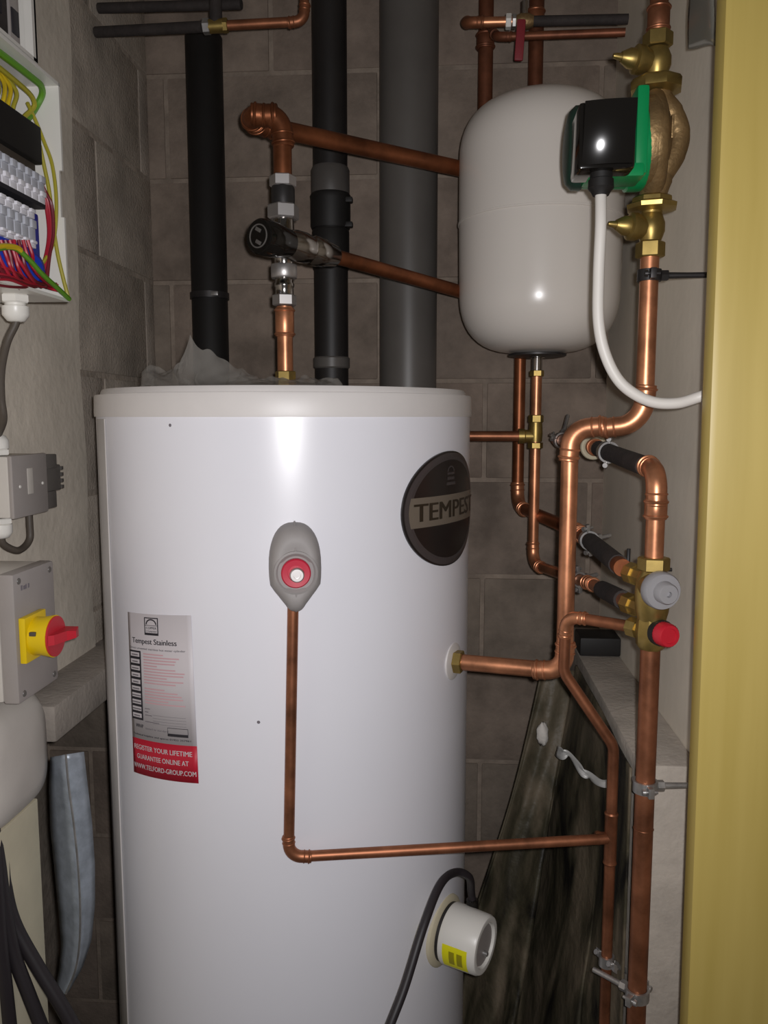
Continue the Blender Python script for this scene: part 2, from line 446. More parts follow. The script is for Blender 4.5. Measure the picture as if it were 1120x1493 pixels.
sticker = rect(MB(), 0, 0, 1, .775, .0006).build('data_label', M_paper, cyl, solid=.0003)
plabel(sticker, 'white printed data label low on the left of the cylinder')
redp = rect(MB(), 0, .775, 1, 1, .0006).build('guarantee_panel', M_lred, cyl, solid=.0003)
plabel(redp, 'red panel with white capitals under the data label')
ink = MB(); off = .0011
ltext(ink, 'Tempest Stainless', .44, .170, .043, .72, off, .022)
ltext(ink, 'Direct unvented stainless hot water cylinder', .47, .213, .016, .88, off)
rect(ink, .02, .228, .235, .655, off)                                  # black index column
rect(ink, .62, .71, .90, .727, off)
for a, b, c, d in ((.32, .02, .545, .026), (.32, .026, .335, .118), (.53, .026, .545, .118), (.32, .112, .545, .126)): rect(ink, a, b, c, d, off)
def arch(u, v):
    a = PI*u; return lab(.4325 - (.07+.018*v)*math.cos(a), .062 - (.026+.008*v)*math.sin(a), off)
ink.grid(arch, 10, 1)
rect(ink, .33, .066, .535, .069, off)
ltext(ink, 'COPPER', .4325, .083, .014, .17, off, .01)
ltext(ink, 'CYLINDERS', .4325, .103, .010, .17, off, .01)
ltext(ink, 'WRAP', .16, .692, .022, .14, off, .02)
ltext(ink, 'Technical helpline and spares 01952 257961', .48, .748, .014, .9, off, .01)
for a, b, c, d in ((.62, .675, .90, .678), (.62, .675, .625, .71), (.895, .675, .90, .71)): rect(ink, a, b, c, d, off)
ink.build('print', M_ink, sticker)
wh = MB()
for k in range(10):
    t = .238 + k*.0418; rect(wh, .045, t, .215, t+.026, .0016)
wh.build('index_box', M_paper, sticker)
gi = MB(); rr = random.Random(4)
for k in range(10):
    t = .238 + k*.0418 + .011; w_ = rr.uniform(.05, .09); rect(gi, .13-w_, t, .13+w_, t+.007, .002)
for k, (a, b) in enumerate(((.27, .36), (.27, .33), (.27, .39))): rect(gi, a, .575+.02*k, b, .579+.02*k, off)
for t in (.61, .628, .645, .662): rect(gi, .4, t, .88, t+.0015, off)
ltext(gi, 'tested to standard', .45, .70, .012, .36, off)
rect(gi, .27, .655, .5, .659, off)
gi.build('fine_print', M_inkg, sticker)
pk = MB()
for k in range(18):
    t = .238 + k*.0175
    if k in (11,): continue
    rect(pk, .28, t, .28 + (.32 if k in (0, 12) else rr.uniform(.45, .62) if k % 4 else rr.uniform(.2, .4)), t+.0075, off)
pk.build('pink_print', M_inkp, sticker)
wt = MB()
ltext(wt, 'REGISTER YOUR LIFETIME', .49, .826, .030, .90, off, .02)
ltext(wt, 'GUARANTEE ONLINE AT', .49, .884, .030, .80, off, .02)
ltext(wt, 'WWW.TELFORD-GROUP.COM', .50, .945, .030, .96, off, .02)
wt.build('lettering', M_paper, redp)
# ---- oval badge
bth, bz = cyl_hit(653, 741); BA, BB = .098, .0775
bl_, _ = cyl_hit(584, 741); BA = (bth-bl_)*CR
def bpt(a, b, off): return cyl_pt(bth + a/CR, bz + b, CR + off)
def bell(mb, k0, k1, o0, o1, nr=3, n=72):
    def f(u, v):
        k = k0+(k1-k0)*v; return bpt(BA*k*math.cos(2*PI*u), BB*k*math.sin(2*PI*u), o0+(o1-o0)*v)
    return mb.grid(f, n, nr)
bd = MB(); bell(bd, .0, .86, .0042, .0042, 8); badge = bd.build('badge', M_badge, cyl, ang=80)
plabel(badge, 'dark oval maker\'s badge with a pale lettered band')
rim_ = MB(); bell(rim_, .85, .90, .0044, .0048, 2); bell(rim_, .90, .97, .0048, .0042, 2); rim_.build('rim', M_badger, badge, ang=80)
edg = MB(); bell(edg, .965, 1.0, .0042, .003, 2); bell(edg, 1.0, 1.0, .003, .0002, 1); edg.build('edge', M_badge, badge, ang=80)
bn = MB()
def bandf(u, v):
    b = -.0195 + .039*v; lim = BA*.9*math.sqrt(max(0, 1-(b/(BB*.9))**2)); return bpt(-lim + 2*lim*u, b, .0049)
bn.grid(bandf, 40, 4); bn.build('band', M_badgeb, badge, ang=80)
def btext(mb, body, a, b, h, wdt, off, bold=0):
    vs, fs = text_faces(body, 1.0, bold); x0 = min(v.x for v in vs); x1 = max(v.x for v in vs); y0 = min(v.y for v in vs); y1 = max(v.y for v in vs)
    mb.add([bpt(a + (v.x-(x0+x1)/2)/(x1-x0)*wdt, b + (v.y-(y0+y1)/2)/(y1-y0)*h, off) for v in vs], fs)
bt = MB(); btext(bt, 'TEMPEST', .006, 0, .0235, BA*1.76, .0054, .03); bt.build('lettering', M_gold, badge)
lg = MB(); zc0 = .042
lg.grid(lambda u, v: bpt(-.012 + .024*u, zc0-.010+.004*v, .0046), 4, 1)
lg.grid(lambda u, v: bpt(-.010 + .020*u, zc0-.003+.004*v, .0046), 4, 1)
lg.grid(lambda u, v: bpt(-.010 + .020*u, zc0+.004+.003*v, .0046), 4, 1)
lg.grid(lambda u, v: bpt((.007+.003*v)*math.cos(PI*u), zc0+.008+(.006+.002*v)*math.sin(PI*u), .0046), 8, 1)
lg.build('emblem', M_badger, badge)
# ---- plastic escutcheons where things screw in
eth, ez = cyl_hit(661, 964)
nrm = Vector((math.sin(eth), -math.cos(eth), 0))
MB().lathe([(-.004, .027), (.001, .026), (.003, .02)], cyl_pt(eth, ez), nrm, 28).build('escutcheon', M_lid, cyl)
# ---- small scuffs on the jacket
for px, py in ((248, 620), (377, 1053)):
    th, z = cyl_hit(px, py); MB().lathe([(0, .0022), (.0005, .0016)], cyl_pt(th, z), (math.sin(th), -math.cos(th), 0), 7).build('scuff', M_inkg, cyl)

# ================================================================== TEMPERATURE RELIEF VALVE, its hood and pipe
vth, vz = cyl_hit(430, 826)
N_ = Vector((math.sin(vth), -math.cos(vth), 0)); T_ = Vector((math.cos(vth), math.sin(vth), 0))
vb = cyl_pt(vth, vz)
rv = thing('relief_valve', 'grey hooded relief valve with a crimson cap on the cylinder front', 'valve', vb - Vector((0, 0, .05)))
def hood_ring(k, d, shx=1., shz=1.):
    out = []
    for i in range(40):
        a = 2*PI*i/40; c, s = math.cos(a), math.sin(a)
        x = .0305*math.copysign(abs(c)**.8, c); z = .052*math.copysign(abs(s)**.85, s)
        if z < -.022: x *= 1 - .42*min(1, ((-z-.022)/.022))**.8
        out.append(vb + T_*(x*k*shx) + Vector((0, 0, z*k*shz + .002)) + N_*d)
    return out
hood = MB().loft([hood_ring(1.0, -.006), hood_ring(1.02, .012), hood_ring(1.0, .024), hood_ring(.93, .034), hood_ring(.80, .040), hood_ring(.62, .042), hood_ring(.5, .040)]).build('hood', M_hood, rv, ang=50)
rd = MB()
rd.bb((-.0009, -.0012, -.0), (.0009, .0012, .026))
for sg in (1, -1):
    pts = ((.0405, .022), (.0395, .034), (.034, .045), (.024, .054), (.01, .056)) if sg > 0 else ((.0408, -.022), (.0405, -.03), (.036, -.041), (.026, -.049), (.012, -.051))
    MB().tube([vb + N_*d + Vector((0, 0, z)) for d, z in pts], .0012, 6).build('mould_line', M_hood, hood)
MB().lathe([(.036, .026), (.0425, .0255), (.0435, .023), (.039, .0185)], vb, N_, 32, cap=False).build('collar', M_hood, rv)
capr = MB().lathe([(.03, .0175), (.0455, .0172), (.047, .0158), (.0465, .0095), (.045, .0092)], vb, N_, 36).build('cap', M_redcap, rv)
scr = MB().lathe([(.044, .0088), (.0495, .0084), (.0505, .0072), (.0505, .0042), (.0482, .0040), (.0482, .001)], vb - Vector((0, 0, .0015)) + T_*.001, N_, 24).build('screw', M_satin, rv)
tp = vb + N_*.013
run('relief_pipe', 'thin copper discharge pipe dropping from the grey hood and crossing right', [tp - T_*.003 - Vector((0, 0, .044)), Vector((A(421, 1250, tp.y).x, tp.y, A(424, 1250, tp.y).z)), A(884, 1223, 1.028)], .0067, .017, M_copperd, M_copperd)

# ================================================================== IMMERSION HEATER
ith, iz = cyl_hit(663, 1366)
ith = math.radians(63)
iN = Vector((math.sin(ith), -math.cos(ith), -.02)).normalized(); ib = cyl_pt(ith, 0); ib.z = A(661, 1357, ib.y).z
im = thing('immersion_heater', 'white round immersion heater cap with yellow sticker low on the cylinder', 'heater', ib)
MB().lathe([(-.006, .051), (.0, .050), (.003, .046), (.003, .03)], ib, iN, 40).build('sealing_ring', M_stain, im)
MB().lathe([(.0, .041), (.010, .0405), (.0105, .03)], ib, iN, 40).build('gasket', M_irond, im)
MB().lathe([(.008, .0415), (.010, .0425), (.060, .0405), (.0635, .0385), (.0640, .036), (.0635, .031), (.058, .030), (.0575, .002)], ib, iN, 48).build('cap', M_white, im)
MB().lathe([(.0576, .029), (.0600, .028), (.0602, .001)], ib, iN, 32).build('end_disc', M_grey, im)
MB().lathe([(.06, .004), (.066, .0035), (.067, .002)], ib + Vector((0, 0, -.012)), iN, 10).build('screw', M_steel, im)
x_, y_, z_ = frame(iN)
def stick(u, v, off=.0006):
    toward = Vector((-math.cos(ith), -math.sin(ith), 0))   # side that faces the room
    a = math.radians(-14 + 50*u) ; d = .016 + .037*v
    return ib + iN*d + (toward*math.cos(a) + Vector((0, 0, -1))*math.sin(a))*(.0425 - .002*(d-.01)/.05 + off)
stk = MB().grid(lambda u, v: stick(u, v), 10, 4).build('warning_sticker', M_ystick, im)
pr = MB(); 
for v0, v1 in ((.28, .5), (.6, .82)):
    pr.grid(lambda u, v: stick(.2+.55*u, v0+(v1-v0)*v, .001), 6, 2)
pr.build('print', M_ystick2, stk)
gtop = ib + iN*.030 + Vector((math.cos(ith)*.026, math.sin(ith)*.026, .031))
MB().lathe([(-.004, .009), (.012, .009), (.014, .007)], gtop, (0, 0, 1), 16).build('gland', M_black, im)
MB().lathe([(-.012, .006), (.004, .006), (.008, .003)], ib + iN*.008 + Vector((0, 0, -.042)), (-.5, -.5, -.4), 12).build('clamp_screw', M_black, im)
tag(MB().tube(spline([gtop + Vector((0, 0, .008)), gtop + Vector((-.002, -.004, .026)), A(684, 1279, gtop.y-.03), A(664, 1272, gtop.y-.05), A(642, 1290, 1.03), A(618, 1350, .98), A(590, 1440, .94), A(560, 1520, .91), A(540, 1600, .90)]), .0056, 12)
    .build('heater_cable', M_darkcable), 'black flex looping out of the immersion heater and down the cylinder', 'cable')

# ================================================================== CYLINDER TOP: outlet, mixing valve, hot runs
vx = A(415, 450, 1.233).x; vy = 1.233
FACE = math.radians(-19)
def zf(py): return A(415, py, vy).z
V0 = Vector((vx, vy, 0)); UP = Vector((0, 0, 1))
ho = thing('outlet_pipe', 'short copper outlet pipe rising from the cylinder lid to the chrome valve', 'pipe', (vx, vy, TOP))
MB().hexnut(V0, UP, TOP, zf(541), .0155).build('nut', M_brass, ho)
MB().tube([V0+UP*zf(548), V0+UP*zf(520), V0+UP*zf(447)], .0118, 20).build('pipe', M_copper, ho)
collar(V0 + UP*(zf(470)), UP, .0122, zf(449)-zf(491), M_copper, ho)
mv = thing('mixing_valve', 'chrome mixing valve with a round black cap above the cylinder', 'valve', (vx, vy, zf(446)))
ph = FACE
MB().hexnut(V0, UP, zf(446), zf(430), .0178, ph+.12).build('nut', M_satin, mv)
MB().lathe([(zf(430), .0138), (zf(420), .0135), (zf(418), .0148), (zf(414), .0148), (zf(412), .0135), (zf(405), .0135)], V0, UP, 28).build('union', M_chrome, mv)
MB().lathe([(zf(406), .019), (zf(404), .0205), (zf(388), .0205), (zf(386), .019)], V0, UP, 8, math.radians(11-22.5)).build('nut', M_satin, mv)
MB().lathe([(zf(388), .0135), (zf(376), .0145), (zf(366), .022), (zf(352), .022), (zf(342), .0165), (zf(318), .0150)], V0, UP, 28).build('body', M_chrome, mv)
MB().hexnut(V0, UP, zf(320), zf(299), .0232, ph+.2).build('nut', M_satin, mv)
MB().lathe([(zf(300), .0165), (zf(292), .0172), (zf(276), .0172), (zf(272), .016)], V0, UP, 28).build('check_valve', M_irond, mv)
MB().hexnut(V0, UP, zf(273), zf(256), .0195, ph-.05).build('nut', M_satin, mv)
K = A(377, 344, 1.155); E = A(489, 374, 1.305); C0 = V0 + UP*zf(360)
# keep the valve body's axis straight through the middle
d = (E-K).normalized(); Ln = (E-K).length
MB().lathe([(.055, .0185), (.075, .0225), (Ln*.55, .0225), (Ln*.60, .0205), (Ln*.63, .0205), (Ln*.65, .0222), (Ln*.80, .0215), (Ln*.83, .0195), (Ln*.97, .0165), (Ln, .0135)], K, d, 30).build('side_branch', M_chrome, mv)
cap_ = MB().lathe([(0, .0195), (.0, .0222), (.003, .0245), (.03, .0245), (.045, .0225), (.062, .0195)], K, d, 36).build('cap', M_black, mv)
MB().ring(K - d*.0005, d, .0155, .0011).build('embossed_ring', M_gvc, cap_)
kx, ky, kz = frame(d)
for sg in (-1, 1):
    MB().box(K - d*.0006 + kx*.0085*sg, (.005, .010, .0016), .0004, Matrix((kx, ky, kz)).transposed() @ Matrix.Rotation(.5, 3, 'Z')).build('embossed_bar', M_gvc, cap_)
# riser with the double elbow, then back to the right behind the vessel
R22 = .0135
u1 = V0 + UP*zf(168)
u2 = A(366, 166, 1.215); u2.z = u1.z + .004
u3 = Vector((u2.x + .012, 1.30, u2.z + .006))
g1 = A(440, 195, 1.315)
g2 = A(672, 246, 1.52)
dirg = (g2-g1).normalized()
u3 = g1 - dirg*.075; u3.z = u1.z
u2 = A(362, 172, 1.225); u2.z = u1.z - .002
g3 = g1 + dirg*((1.655 - g1.y)/dirg.y)
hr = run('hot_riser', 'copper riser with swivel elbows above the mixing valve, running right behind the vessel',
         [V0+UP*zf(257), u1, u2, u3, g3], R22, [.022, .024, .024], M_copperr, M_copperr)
# side run to the cold drop behind the vessel
D = A(760, 450, 1.62)
Dz = A(760, 738, 1.62).z
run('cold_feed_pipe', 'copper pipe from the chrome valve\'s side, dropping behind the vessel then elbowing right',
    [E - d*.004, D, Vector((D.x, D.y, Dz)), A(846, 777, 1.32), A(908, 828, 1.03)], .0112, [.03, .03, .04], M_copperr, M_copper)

# polythene on top of the lid
prnd = random.Random(11)
ph1 = [prnd.uniform(0, 6) for _ in range(12)]
RID = [(212, 0), (214, .024), (222, .030), (240, .023), (262, .026), (271, .045), (274, .071), (279, .064), (292, .051), (318, .040), (342, .028), (356, .018), (372, .013), (430, .011), (470, .011), (484, .012), (492, 0)]
def ridge(px):
    for (a, ha), (b, hb2) in zip(RID, RID[1:]):
        if a <= px <= b: return ha + (hb2-ha)*(px-a)/(b-a)
    return 0
def bag(u, v):
    px = 212 + 280*u; x = A(px, 560, 1.13).x; y = 1.075 + .12*v + .010*math.sin(9*u+ph1[0])
    tent = max(0, 1-abs(v-.5)*2)**(1.6 if 268 < px < 345 else .8)
    h = ridge(px)*tent
    h += tent*(.0025*math.sin(37*u+9*v+ph1[1]) + .0012*math.sin(71*u-23*v+ph1[3]) + .003*abs(math.sin(29*u+17*v+ph1[4])))
    return Vector((x + .006*math.sin(13*v+6*u) - (.016*(v-.5) if px < 300 else 0), y, TOP + .002 + max(0, h)))
tag(MB().grid(bag, 112, 24).build('plastic_sheet', M_poly, ang=25), 'crumpled clear polythene lying on the cylinder lid', 'plastic')

# ================================================================== SOIL AND WASTE PIPES AT THE BACK
def vert(px0, py0, py1, Y, r):   # an upright from one height to another
    p = A(px0, (py0+py1)/2 if abs(py1-py0) < 900 else 400, Y); return Vector((p.x, p.y, 0)), A(px0, py0, Y).z, A(px0, py1, Y).z
o, zt, zb = vert(303, 52, 560, 1.655, .036)
bp_ = thing('black_soil_pipe', 'matt black pipe with a clip, furthest left on the back wall', 'pipe', (o.x, o.y, 0))
MB().lathe([(0, .0355), (zt-.004, .0355), (zt, .033)], o, UP, 32).build('pipe', M_blackm, bp_)
zc_ = A(303, 432, 1.655).z
MB().lathe([(zc_-.006, .036), (zc_-.006, .0385), (zc_+.006, .0385), (zc_+.006, .036)], o, UP, 32).build('clip_band', M_irond, bp_)
MB().box(o + Vector((.02, -.036, zc_)), (.014, .008, .008), .001).build('clip_screw', M_steel, bp_)
o, zt, zb = vert(482, 0, 560, 1.655, .034)
wp = thing('black_waste_pipe', 'black waste pipe with grey sockets behind the chrome valve', 'pipe', (o.x, o.y, 0))
MB().lathe([(0, .0335), (ZC, .0335)], o, UP, 32).build('pipe', M_blackp, wp)
def zz(py): return A(482, py, 1.64).z
s1 = MB().lathe([(zz(283), .036), (zz(280), .0375), (zz(246), .0375), (zz(241), .0345)], o, UP, 32).build('socket', M_gvcd, wp); plabel(s1, 'dark grey upper socket')
MB().lathe([(zz(332), .037), (zz(328), .039), (zz(290), .039), (zz(284), .040), (zz(280), .037)], o, UP, 32).build('coupling', M_blackm, wp)
for py in (292, 328): MB().box(o + Vector((.036, -.014, zz(py))), (.018, .016, .010), .002).build('coupling_lug', M_blackm, wp)
MB().lathe([(zz(392), .0345), (zz(388), .0365), (zz(336), .0365), (zz(333), .035)], o, UP, 32).build('coupling', M_blackm, wp)
s2 = MB().lathe([(zz(537), .034), (zz(535), .0365), (zz(522), .0365), (zz(520), .034)], o, UP, 32).build('socket', M_gvc, wp); plabel(s2, 'paler grey ring near the lid')
o, zt, zb = vert(596, 0, 560, 1.665, .055)
tag(MB().lathe([(0, .0565), (ZC, .0565)], o, UP, 48).build('grey_soil_pipe', M_gvc), 'wide grey plastic soil pipe standing against the back wall', 'pipe')

# ================================================================== PIPES NEAR THE CEILING
tl = thing('ceiling_pipe', 'dark lagged pipe turning to copper with a brass tee, top left', 'pipe', AX(140, 47, XL+.006))
a0 = AX(140, 47, XL+.006); a1 = A(296, 39, 1.425); a2 = A(444, 31, 1.43)
MB().tube([a0, a0.lerp(a1, .5), a1], .0088, 16).build('lagging', M_lagging, tl)
dd = (a2-a1).normalized()
MB().hexnut(a1, dd, .0, .012, .0125).build('nut', M_steel, tl)
MB().lathe([(.010, .011), (.035, .011)], a1, dd, 18).build('tee', M_brass, tl)
MB().tube([a1 + dd*.022, a1 + dd*.022 + UP*.03, a1 + dd*.022 + UP*.20], .0105, 16).build('tee_branch', M_lagging, tl)
MB().hexnut(a1, dd, .033, .042, .0115).build('nut', M_brass, tl)
run('', '', [a1 + dd*.04, a2, Vector((a2.x+.002, a2.y, ZC-.002))], .0078, .016, M_copperd, M_copperd, parent=tl)
b0 = AX(144, 12, XL+.006); b1 = A(352, 6, 1.46)
tag(MB().tube([b0, b0.lerp(b1, .5), b1], .0085, 16).build('lagged_pipe', M_lagging), 'black lagged pipe crossing the top left just under the ceiling', 'pipe')
# top right
tr = thing('gate_pipe', 'thin copper pipe with a white nutted stop valve and dark lagged end, top right', 'pipe', A(690, 30, 1.5))
c0 = A(676, 33, 1.5); c1 = A(916, 28, 1.49); dd = (c1-c0).normalized(); LL = (c1-c0).length
run('', '', [A(708, 32, 1.655), c0, c0 + dd*LL*.34], .0082, .018, M_copper, M_copperd, parent=tr)
nutw = MB().hexnut(c0, dd, LL*.26, LL*.295, .0125).build('nut', M_white, tr); plabel(nutw, 'white nut')
MB().hexnut(c0, dd, LL*.30, LL*.325, .0115).build('nut', M_steel, tr)
MB().lathe([(LL*.32, .009), (LL*.35, .0125), (LL*.40, .0125), (LL*.43, .009)], c0, dd, 20).build('valve_body', M_bronze, tr)
MB().lathe([(0, .0055), (.028, .0055)], c0 + dd*LL*.375 + UP*.004, UP, 12).build('valve_stem', M_chrome, tr)
lv = c0 + dd*LL*.375
hl = MB().box(lv + Vector((-.008, -.014, -.036)), (.015, .007, .066), .003, Matrix.Rotation(.06, 3, 'Y')).build('lever_handle', M_lever, tr); plabel(hl, 'red lever handle')
MB().tube([c0 + dd*LL*.42, c0 + dd*LL*.7, c1], .0082, 16).build('lagging', M_lagging, tr)
t2 = thing('loop_pipe', 'thin brown copper pipe just below the lagged one, top right', 'pipe', A(712, 48, 1.5))
e0 = A(709, 40, 1.52)
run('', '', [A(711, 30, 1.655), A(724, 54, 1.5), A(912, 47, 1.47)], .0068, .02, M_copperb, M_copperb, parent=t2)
p708 = A(708, 100, 1.655); p780 = A(781, 100, 1.67)
vr = thing('hot_rising_pipe', 'brown copper upright left of the pair above the vessel', 'pipe', (p708.x, p708.y, g3.z - .02))
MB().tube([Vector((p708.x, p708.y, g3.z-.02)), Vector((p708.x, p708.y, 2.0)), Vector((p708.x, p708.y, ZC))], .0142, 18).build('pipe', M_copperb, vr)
collar(A(708, 60, 1.655), UP, .0145, .03, M_copperb, vr)
vr2 = thing('cold_rising_pipe', 'brown copper upright right of the pair, behind the red lever', 'pipe', (p780.x, p780.y, 1.75))
MB().tube([Vector((p780.x, p780.y, 1.75)), Vector((p780.x, p780.y, 2.0)), Vector((p780.x, p780.y, ZC))], .0142, 18).build('pipe', M_copperb, vr2)
collar(A(781, 26, 1.67), UP, .0145, .03, M_copperd, vr2)

# ================================================================== EXPANSION VESSEL
ev_d = 1.49
vo = A(786, 400, ev_d); vo = Vector((vo.x, vo.y, 0))
zb_ = A(789, 519, ev_d).z; VR = .1405
ztop = zb_ + .433
ev = thing('expansion_vessel', 'white domed expansion vessel mounted high on the back wall', 'vessel', (vo.x, vo.y, zb_))
prof = [(zb_+.004, .030)]
hb, ht = .105, .098
zs0 = zb_+.006; 
for k in range(0, 13):
    t = k/12; a = PI/2*t
    prof.append((zs0 + hb*(1-math.cos(a)**.85), .036 + (VR-.002-.036)*math.sin(a)**.80))
zseam = A(786, 296, ev_d-VR).z
prof += [(zseam-.002, VR-.0003), (zseam-.0015, VR+.0012), (zseam+.0015, VR+.0012), (zseam+.002, VR)]
for k in range(0, 15):
    t = k/14; a = PI/2*t
    prof.append((ztop - ht + ht*math.sin(a)**.9, max(.001, VR*math.cos(a)**.62)))
MB().lathe(prof, vo, UP, 80).build('shell', M_vessel, ev, ang=60)
MB().lathe([(zb_-.002, .040), (zb_+.0, .0505), (zb_+.0035, .0505), (zb_+.005, .040)], vo, UP, 40).build('flange', M_irond, ev)
MB().lathe([(zb_-.026, .009), (zb_-.004, .009), (zb_-.003, .014), (zb_-.001, .014)], vo, UP, 20).build('nipple', M_chrome, ev)
MB().bb((vo.x-.02, vo.y+VR-.004, zseam-.03), (vo.x+.02, YB-.003, zseam+.03), .002).build('bracket', M_steel, ev)
# its pipe
vp = thing('vessel_pipe', 'slim copper pipe dropping from the vessel\'s flange through a brass tee', 'pipe', vo + UP*(zb_-.03))
def zv(py): return A(789, py, ev_d).z
MB().hexnut(vo, UP, zv(549), zv(540), .0125).build('nut', M_brass, vp)
zlow = A(796, 823, ev_d).z
run('', '', [vo+UP*zv(546), Vector((vo.x, vo.y, zlow)), A(862, 851, 1.27), A(915, 878, 1.03)], .0092, [.026, .03], M_copper, M_copper, parent=vp)
MB().hexnut(vo, UP, zv(616), zv(605), .0135).build('nut', M_brass, vp)
MB().lathe([(zv(644), .0115), (zv(632), .0125), (zv(616), .0115)], vo, UP, 20).build('tee', M_brass, vp)
MB().hexnut(vo, UP, zv(654), zv(645), .0135).build('nut', M_brass, vp)
zt_ = zv(636)
MB().lathe([(0, .011), (.018, .0115), (.02, .0135), (.030, .0135)], Vector((vo.x, vo.y, zt_)), (-1, 0, 0), 20).build('branch_nut', M_brass, vp)
run('tee_feed_pipe', 'level copper pipe running from behind the cylinder to the brass tee', [Vector((vo.x-.024, vo.y, zt_)), Vector((-.06, vo.y, zt_))], .0092, .02, M_copperd)

# ================================================================== PUMP LINE ON THE RIGHT
PY = 1.06
po = A(944, 480, PY); P0 = Vector((po.x, po.y, 0))
def zp(py): return A(945, py, PY).z
R2 = .0112
lower = thing('pump_pipe', 'polished copper pipe below the pump, stepping left then down to the cylinder inlet', 'pipe', P0 + UP*zp(370))
q2 = A(832, 624, 1.085)
q1 = P0 + UP*(q2.z + .003)
q3 = Vector((q2.x, q2.y, A(821, 979, 1.085).z))
q4 = cyl_pt(eth, ez, CR + .006)
run('', '', [P0+UP*zp(366), q1, q2, q3, q4 + Vector((0, 0, 0))], R2, [.034, .026, .024], M_copper, M_copper, parent=lower)
MB().hexnut(cyl_pt(eth, ez), (q3-q4), .001, .014, .0165).build('nut', M_brass, lower)
upp = thing('pump_riser', 'copper riser from the pump up to the ceiling at the right', 'pipe', P0 + UP*zp(55))
MB().tube([P0+UP*zp(60), P0+UP*zp(0), P0+UP*(ZC-.001)], .0108, 20).build('pipe', M_copperd, upp)
collar(P0 + UP*zp(28), UP, .0112, .030, M_copperd, upp)
PFACE = math.radians(16.4)
def pump_valve(label, y_nut0, y_nut1, y_b0, y_b1, y_sp):
    """brass gate valve: compression nut, body, spindle pointing left"""
    t = thing('pump_valve', label, 'valve', P0 + UP*zp(max(y_b1, y_nut1)), 'brass valves either side of the pump')
    MB().hexnut(P0, UP, zp(y_nut1), zp(y_nut0), .0175, PFACE).build('nut', M_brass, t)
    MB().lathe([(zp(y_b1), .0125), (zp((y_b0+y_b1)/2+6), .0165), (zp((y_b0+y_b1)/2-6), .0165), (zp(y_b0), .0125)], P0, UP, 26).build('body', M_brass, t)
    q = P0 + UP*zp(y_sp); dv = Vector((-1, -.25, .08)).normalized()
    MB().lathe([(.0, .0125), (.014, .0135), (.020, .0165), (.028, .0165), (.030, .012), (.036, .0115), (.046, .006)], q, dv, 20).build('bonnet', M_brass, t)
    MB().lathe([(.04, .0052), (.053, .0035), (.056, .0025)], q, dv, 12).build('spindle', M_brass, t)
    return t
pump_valve('brass valve with a spindle pointing left, above the pump', 48, 70, 72, 110, 92)
pump_valve('brass valve with a spindle pointing left, below the pump', 353, 376, 312, 352, 334)
pm = thing('circulation_pump', 'green and black circulation pump with a bronze casing at the right', 'pump', P0 + UP*zp(310))
for ya, yb in ((114, 138), (287, 309)):
    MB().lathe([(zp(yb), .024), (zp(yb-3), .0305), (zp(yb-9), .0315), (zp(yb-13), .025), (zp(ya+3), .0245), (zp(ya), .021)] if ya > 200 else
               [(zp(yb), .021), (zp(yb-4), .031), (zp(ya+8), .0315), (zp(ya+3), .029), (zp(ya), .022)], P0, UP, 8, math.radians(-13.6-22.5)).build('union_nut', M_brass, pm)
MB().lathe([(zp(312), .0125), (zp(296), .0135)], P0, UP, 22).build('union_tail', M_brass, pm)
MB().lathe([(zp(116), .0125), (zp(106), .0125)], P0, UP, 22).build('union_tail', M_brass, pm)
pc = P0 + UP*zp(212) + Vector((-.005, -.004, 0))
vol = MB()
vol.lathe([(-.016, .040), (-.013, .052), (-.003, .055), (.007, .050), (.014, .040), (.019, .026), (.021, .012), (.0215, .001)], pc, (1, 0, .0), 44)
vol.tube(spline([P0+UP*zp(136), P0+UP*zp(150)+Vector((.006, 0, 0)), P0+UP*zp(172)+Vector((.019, -.003, 0)), P0+UP*zp(200)+Vector((.0265, -.004, 0)), P0+UP*zp(228)+Vector((.022, -.006, 0)), P0+UP*zp(260)+Vector((.007, -.006, 0)), P0+UP*zp(288)]),
         [.0165]*8 + [.0155]*8 + [.0145]*8 + [.014]*8 + [.0145]*8 + [.016]*9, 20)
vol.tube(spline([P0+UP*zp(150)+Vector((-.004, -.012, 0)), P0+UP*zp(185)+Vector((-.005, -.038, 0)), P0+UP*zp(225)+Vector((-.006, -.045, 0)), P0+UP*zp(258)+Vector((-.002, -.026, 0)), P0+UP*zp(285)]), .0125, 16)
vol.build('volute', M_bronze, pm, ang=55)
MB().box(P0 + UP*zp(205) + Vector((.009, -.0478, 0)), (.003, .004, .026), .001).build('cast_arrow', M_bronze, pm)
MZ = zp(217)
mo = Vector((A(929, 217, 1.05).x, P0.y-.006, MZ)); ML = mo.x - A(846, 217, 1.05).x
gr_ = MB().lathe([(-.012, .0485), (-.004, .0505), (.010, .0505), (.012, .0475), (ML, .0455)], mo, (-1, 0, 0), 40).build('motor_housing', M_green, pm)
MB().bb((mo.x-.013, mo.y-.058, mo.z-.046), (mo.x+.001, mo.y-.012, mo.z+.051), .004).build('flange_frame', M_green, pm)
MB().bb((mo.x-ML-.001, mo.y-.068, mo.z-.0515), (mo.x-.004, mo.y-.02, mo.z-.036), .004).build('base_rail', M_green, pm)
MB().lathe([(ML-.004, .046), (ML-.002, .048), (ML+.008, .0475), (ML+.0145, .041), (ML+.017, .028), (ML+.018, .002)], mo, (-1, 0, 0), 40).build('end_cap', M_dgreen, pm)
bx0 = A(843, 246, .955); bx1 = A(930, 146, .955)
MB().bb((bx0.x, .955, bx0.z), (bx1.x, mo.y-.040, bx1.z), .004).build('terminal_box', M_black, pm)
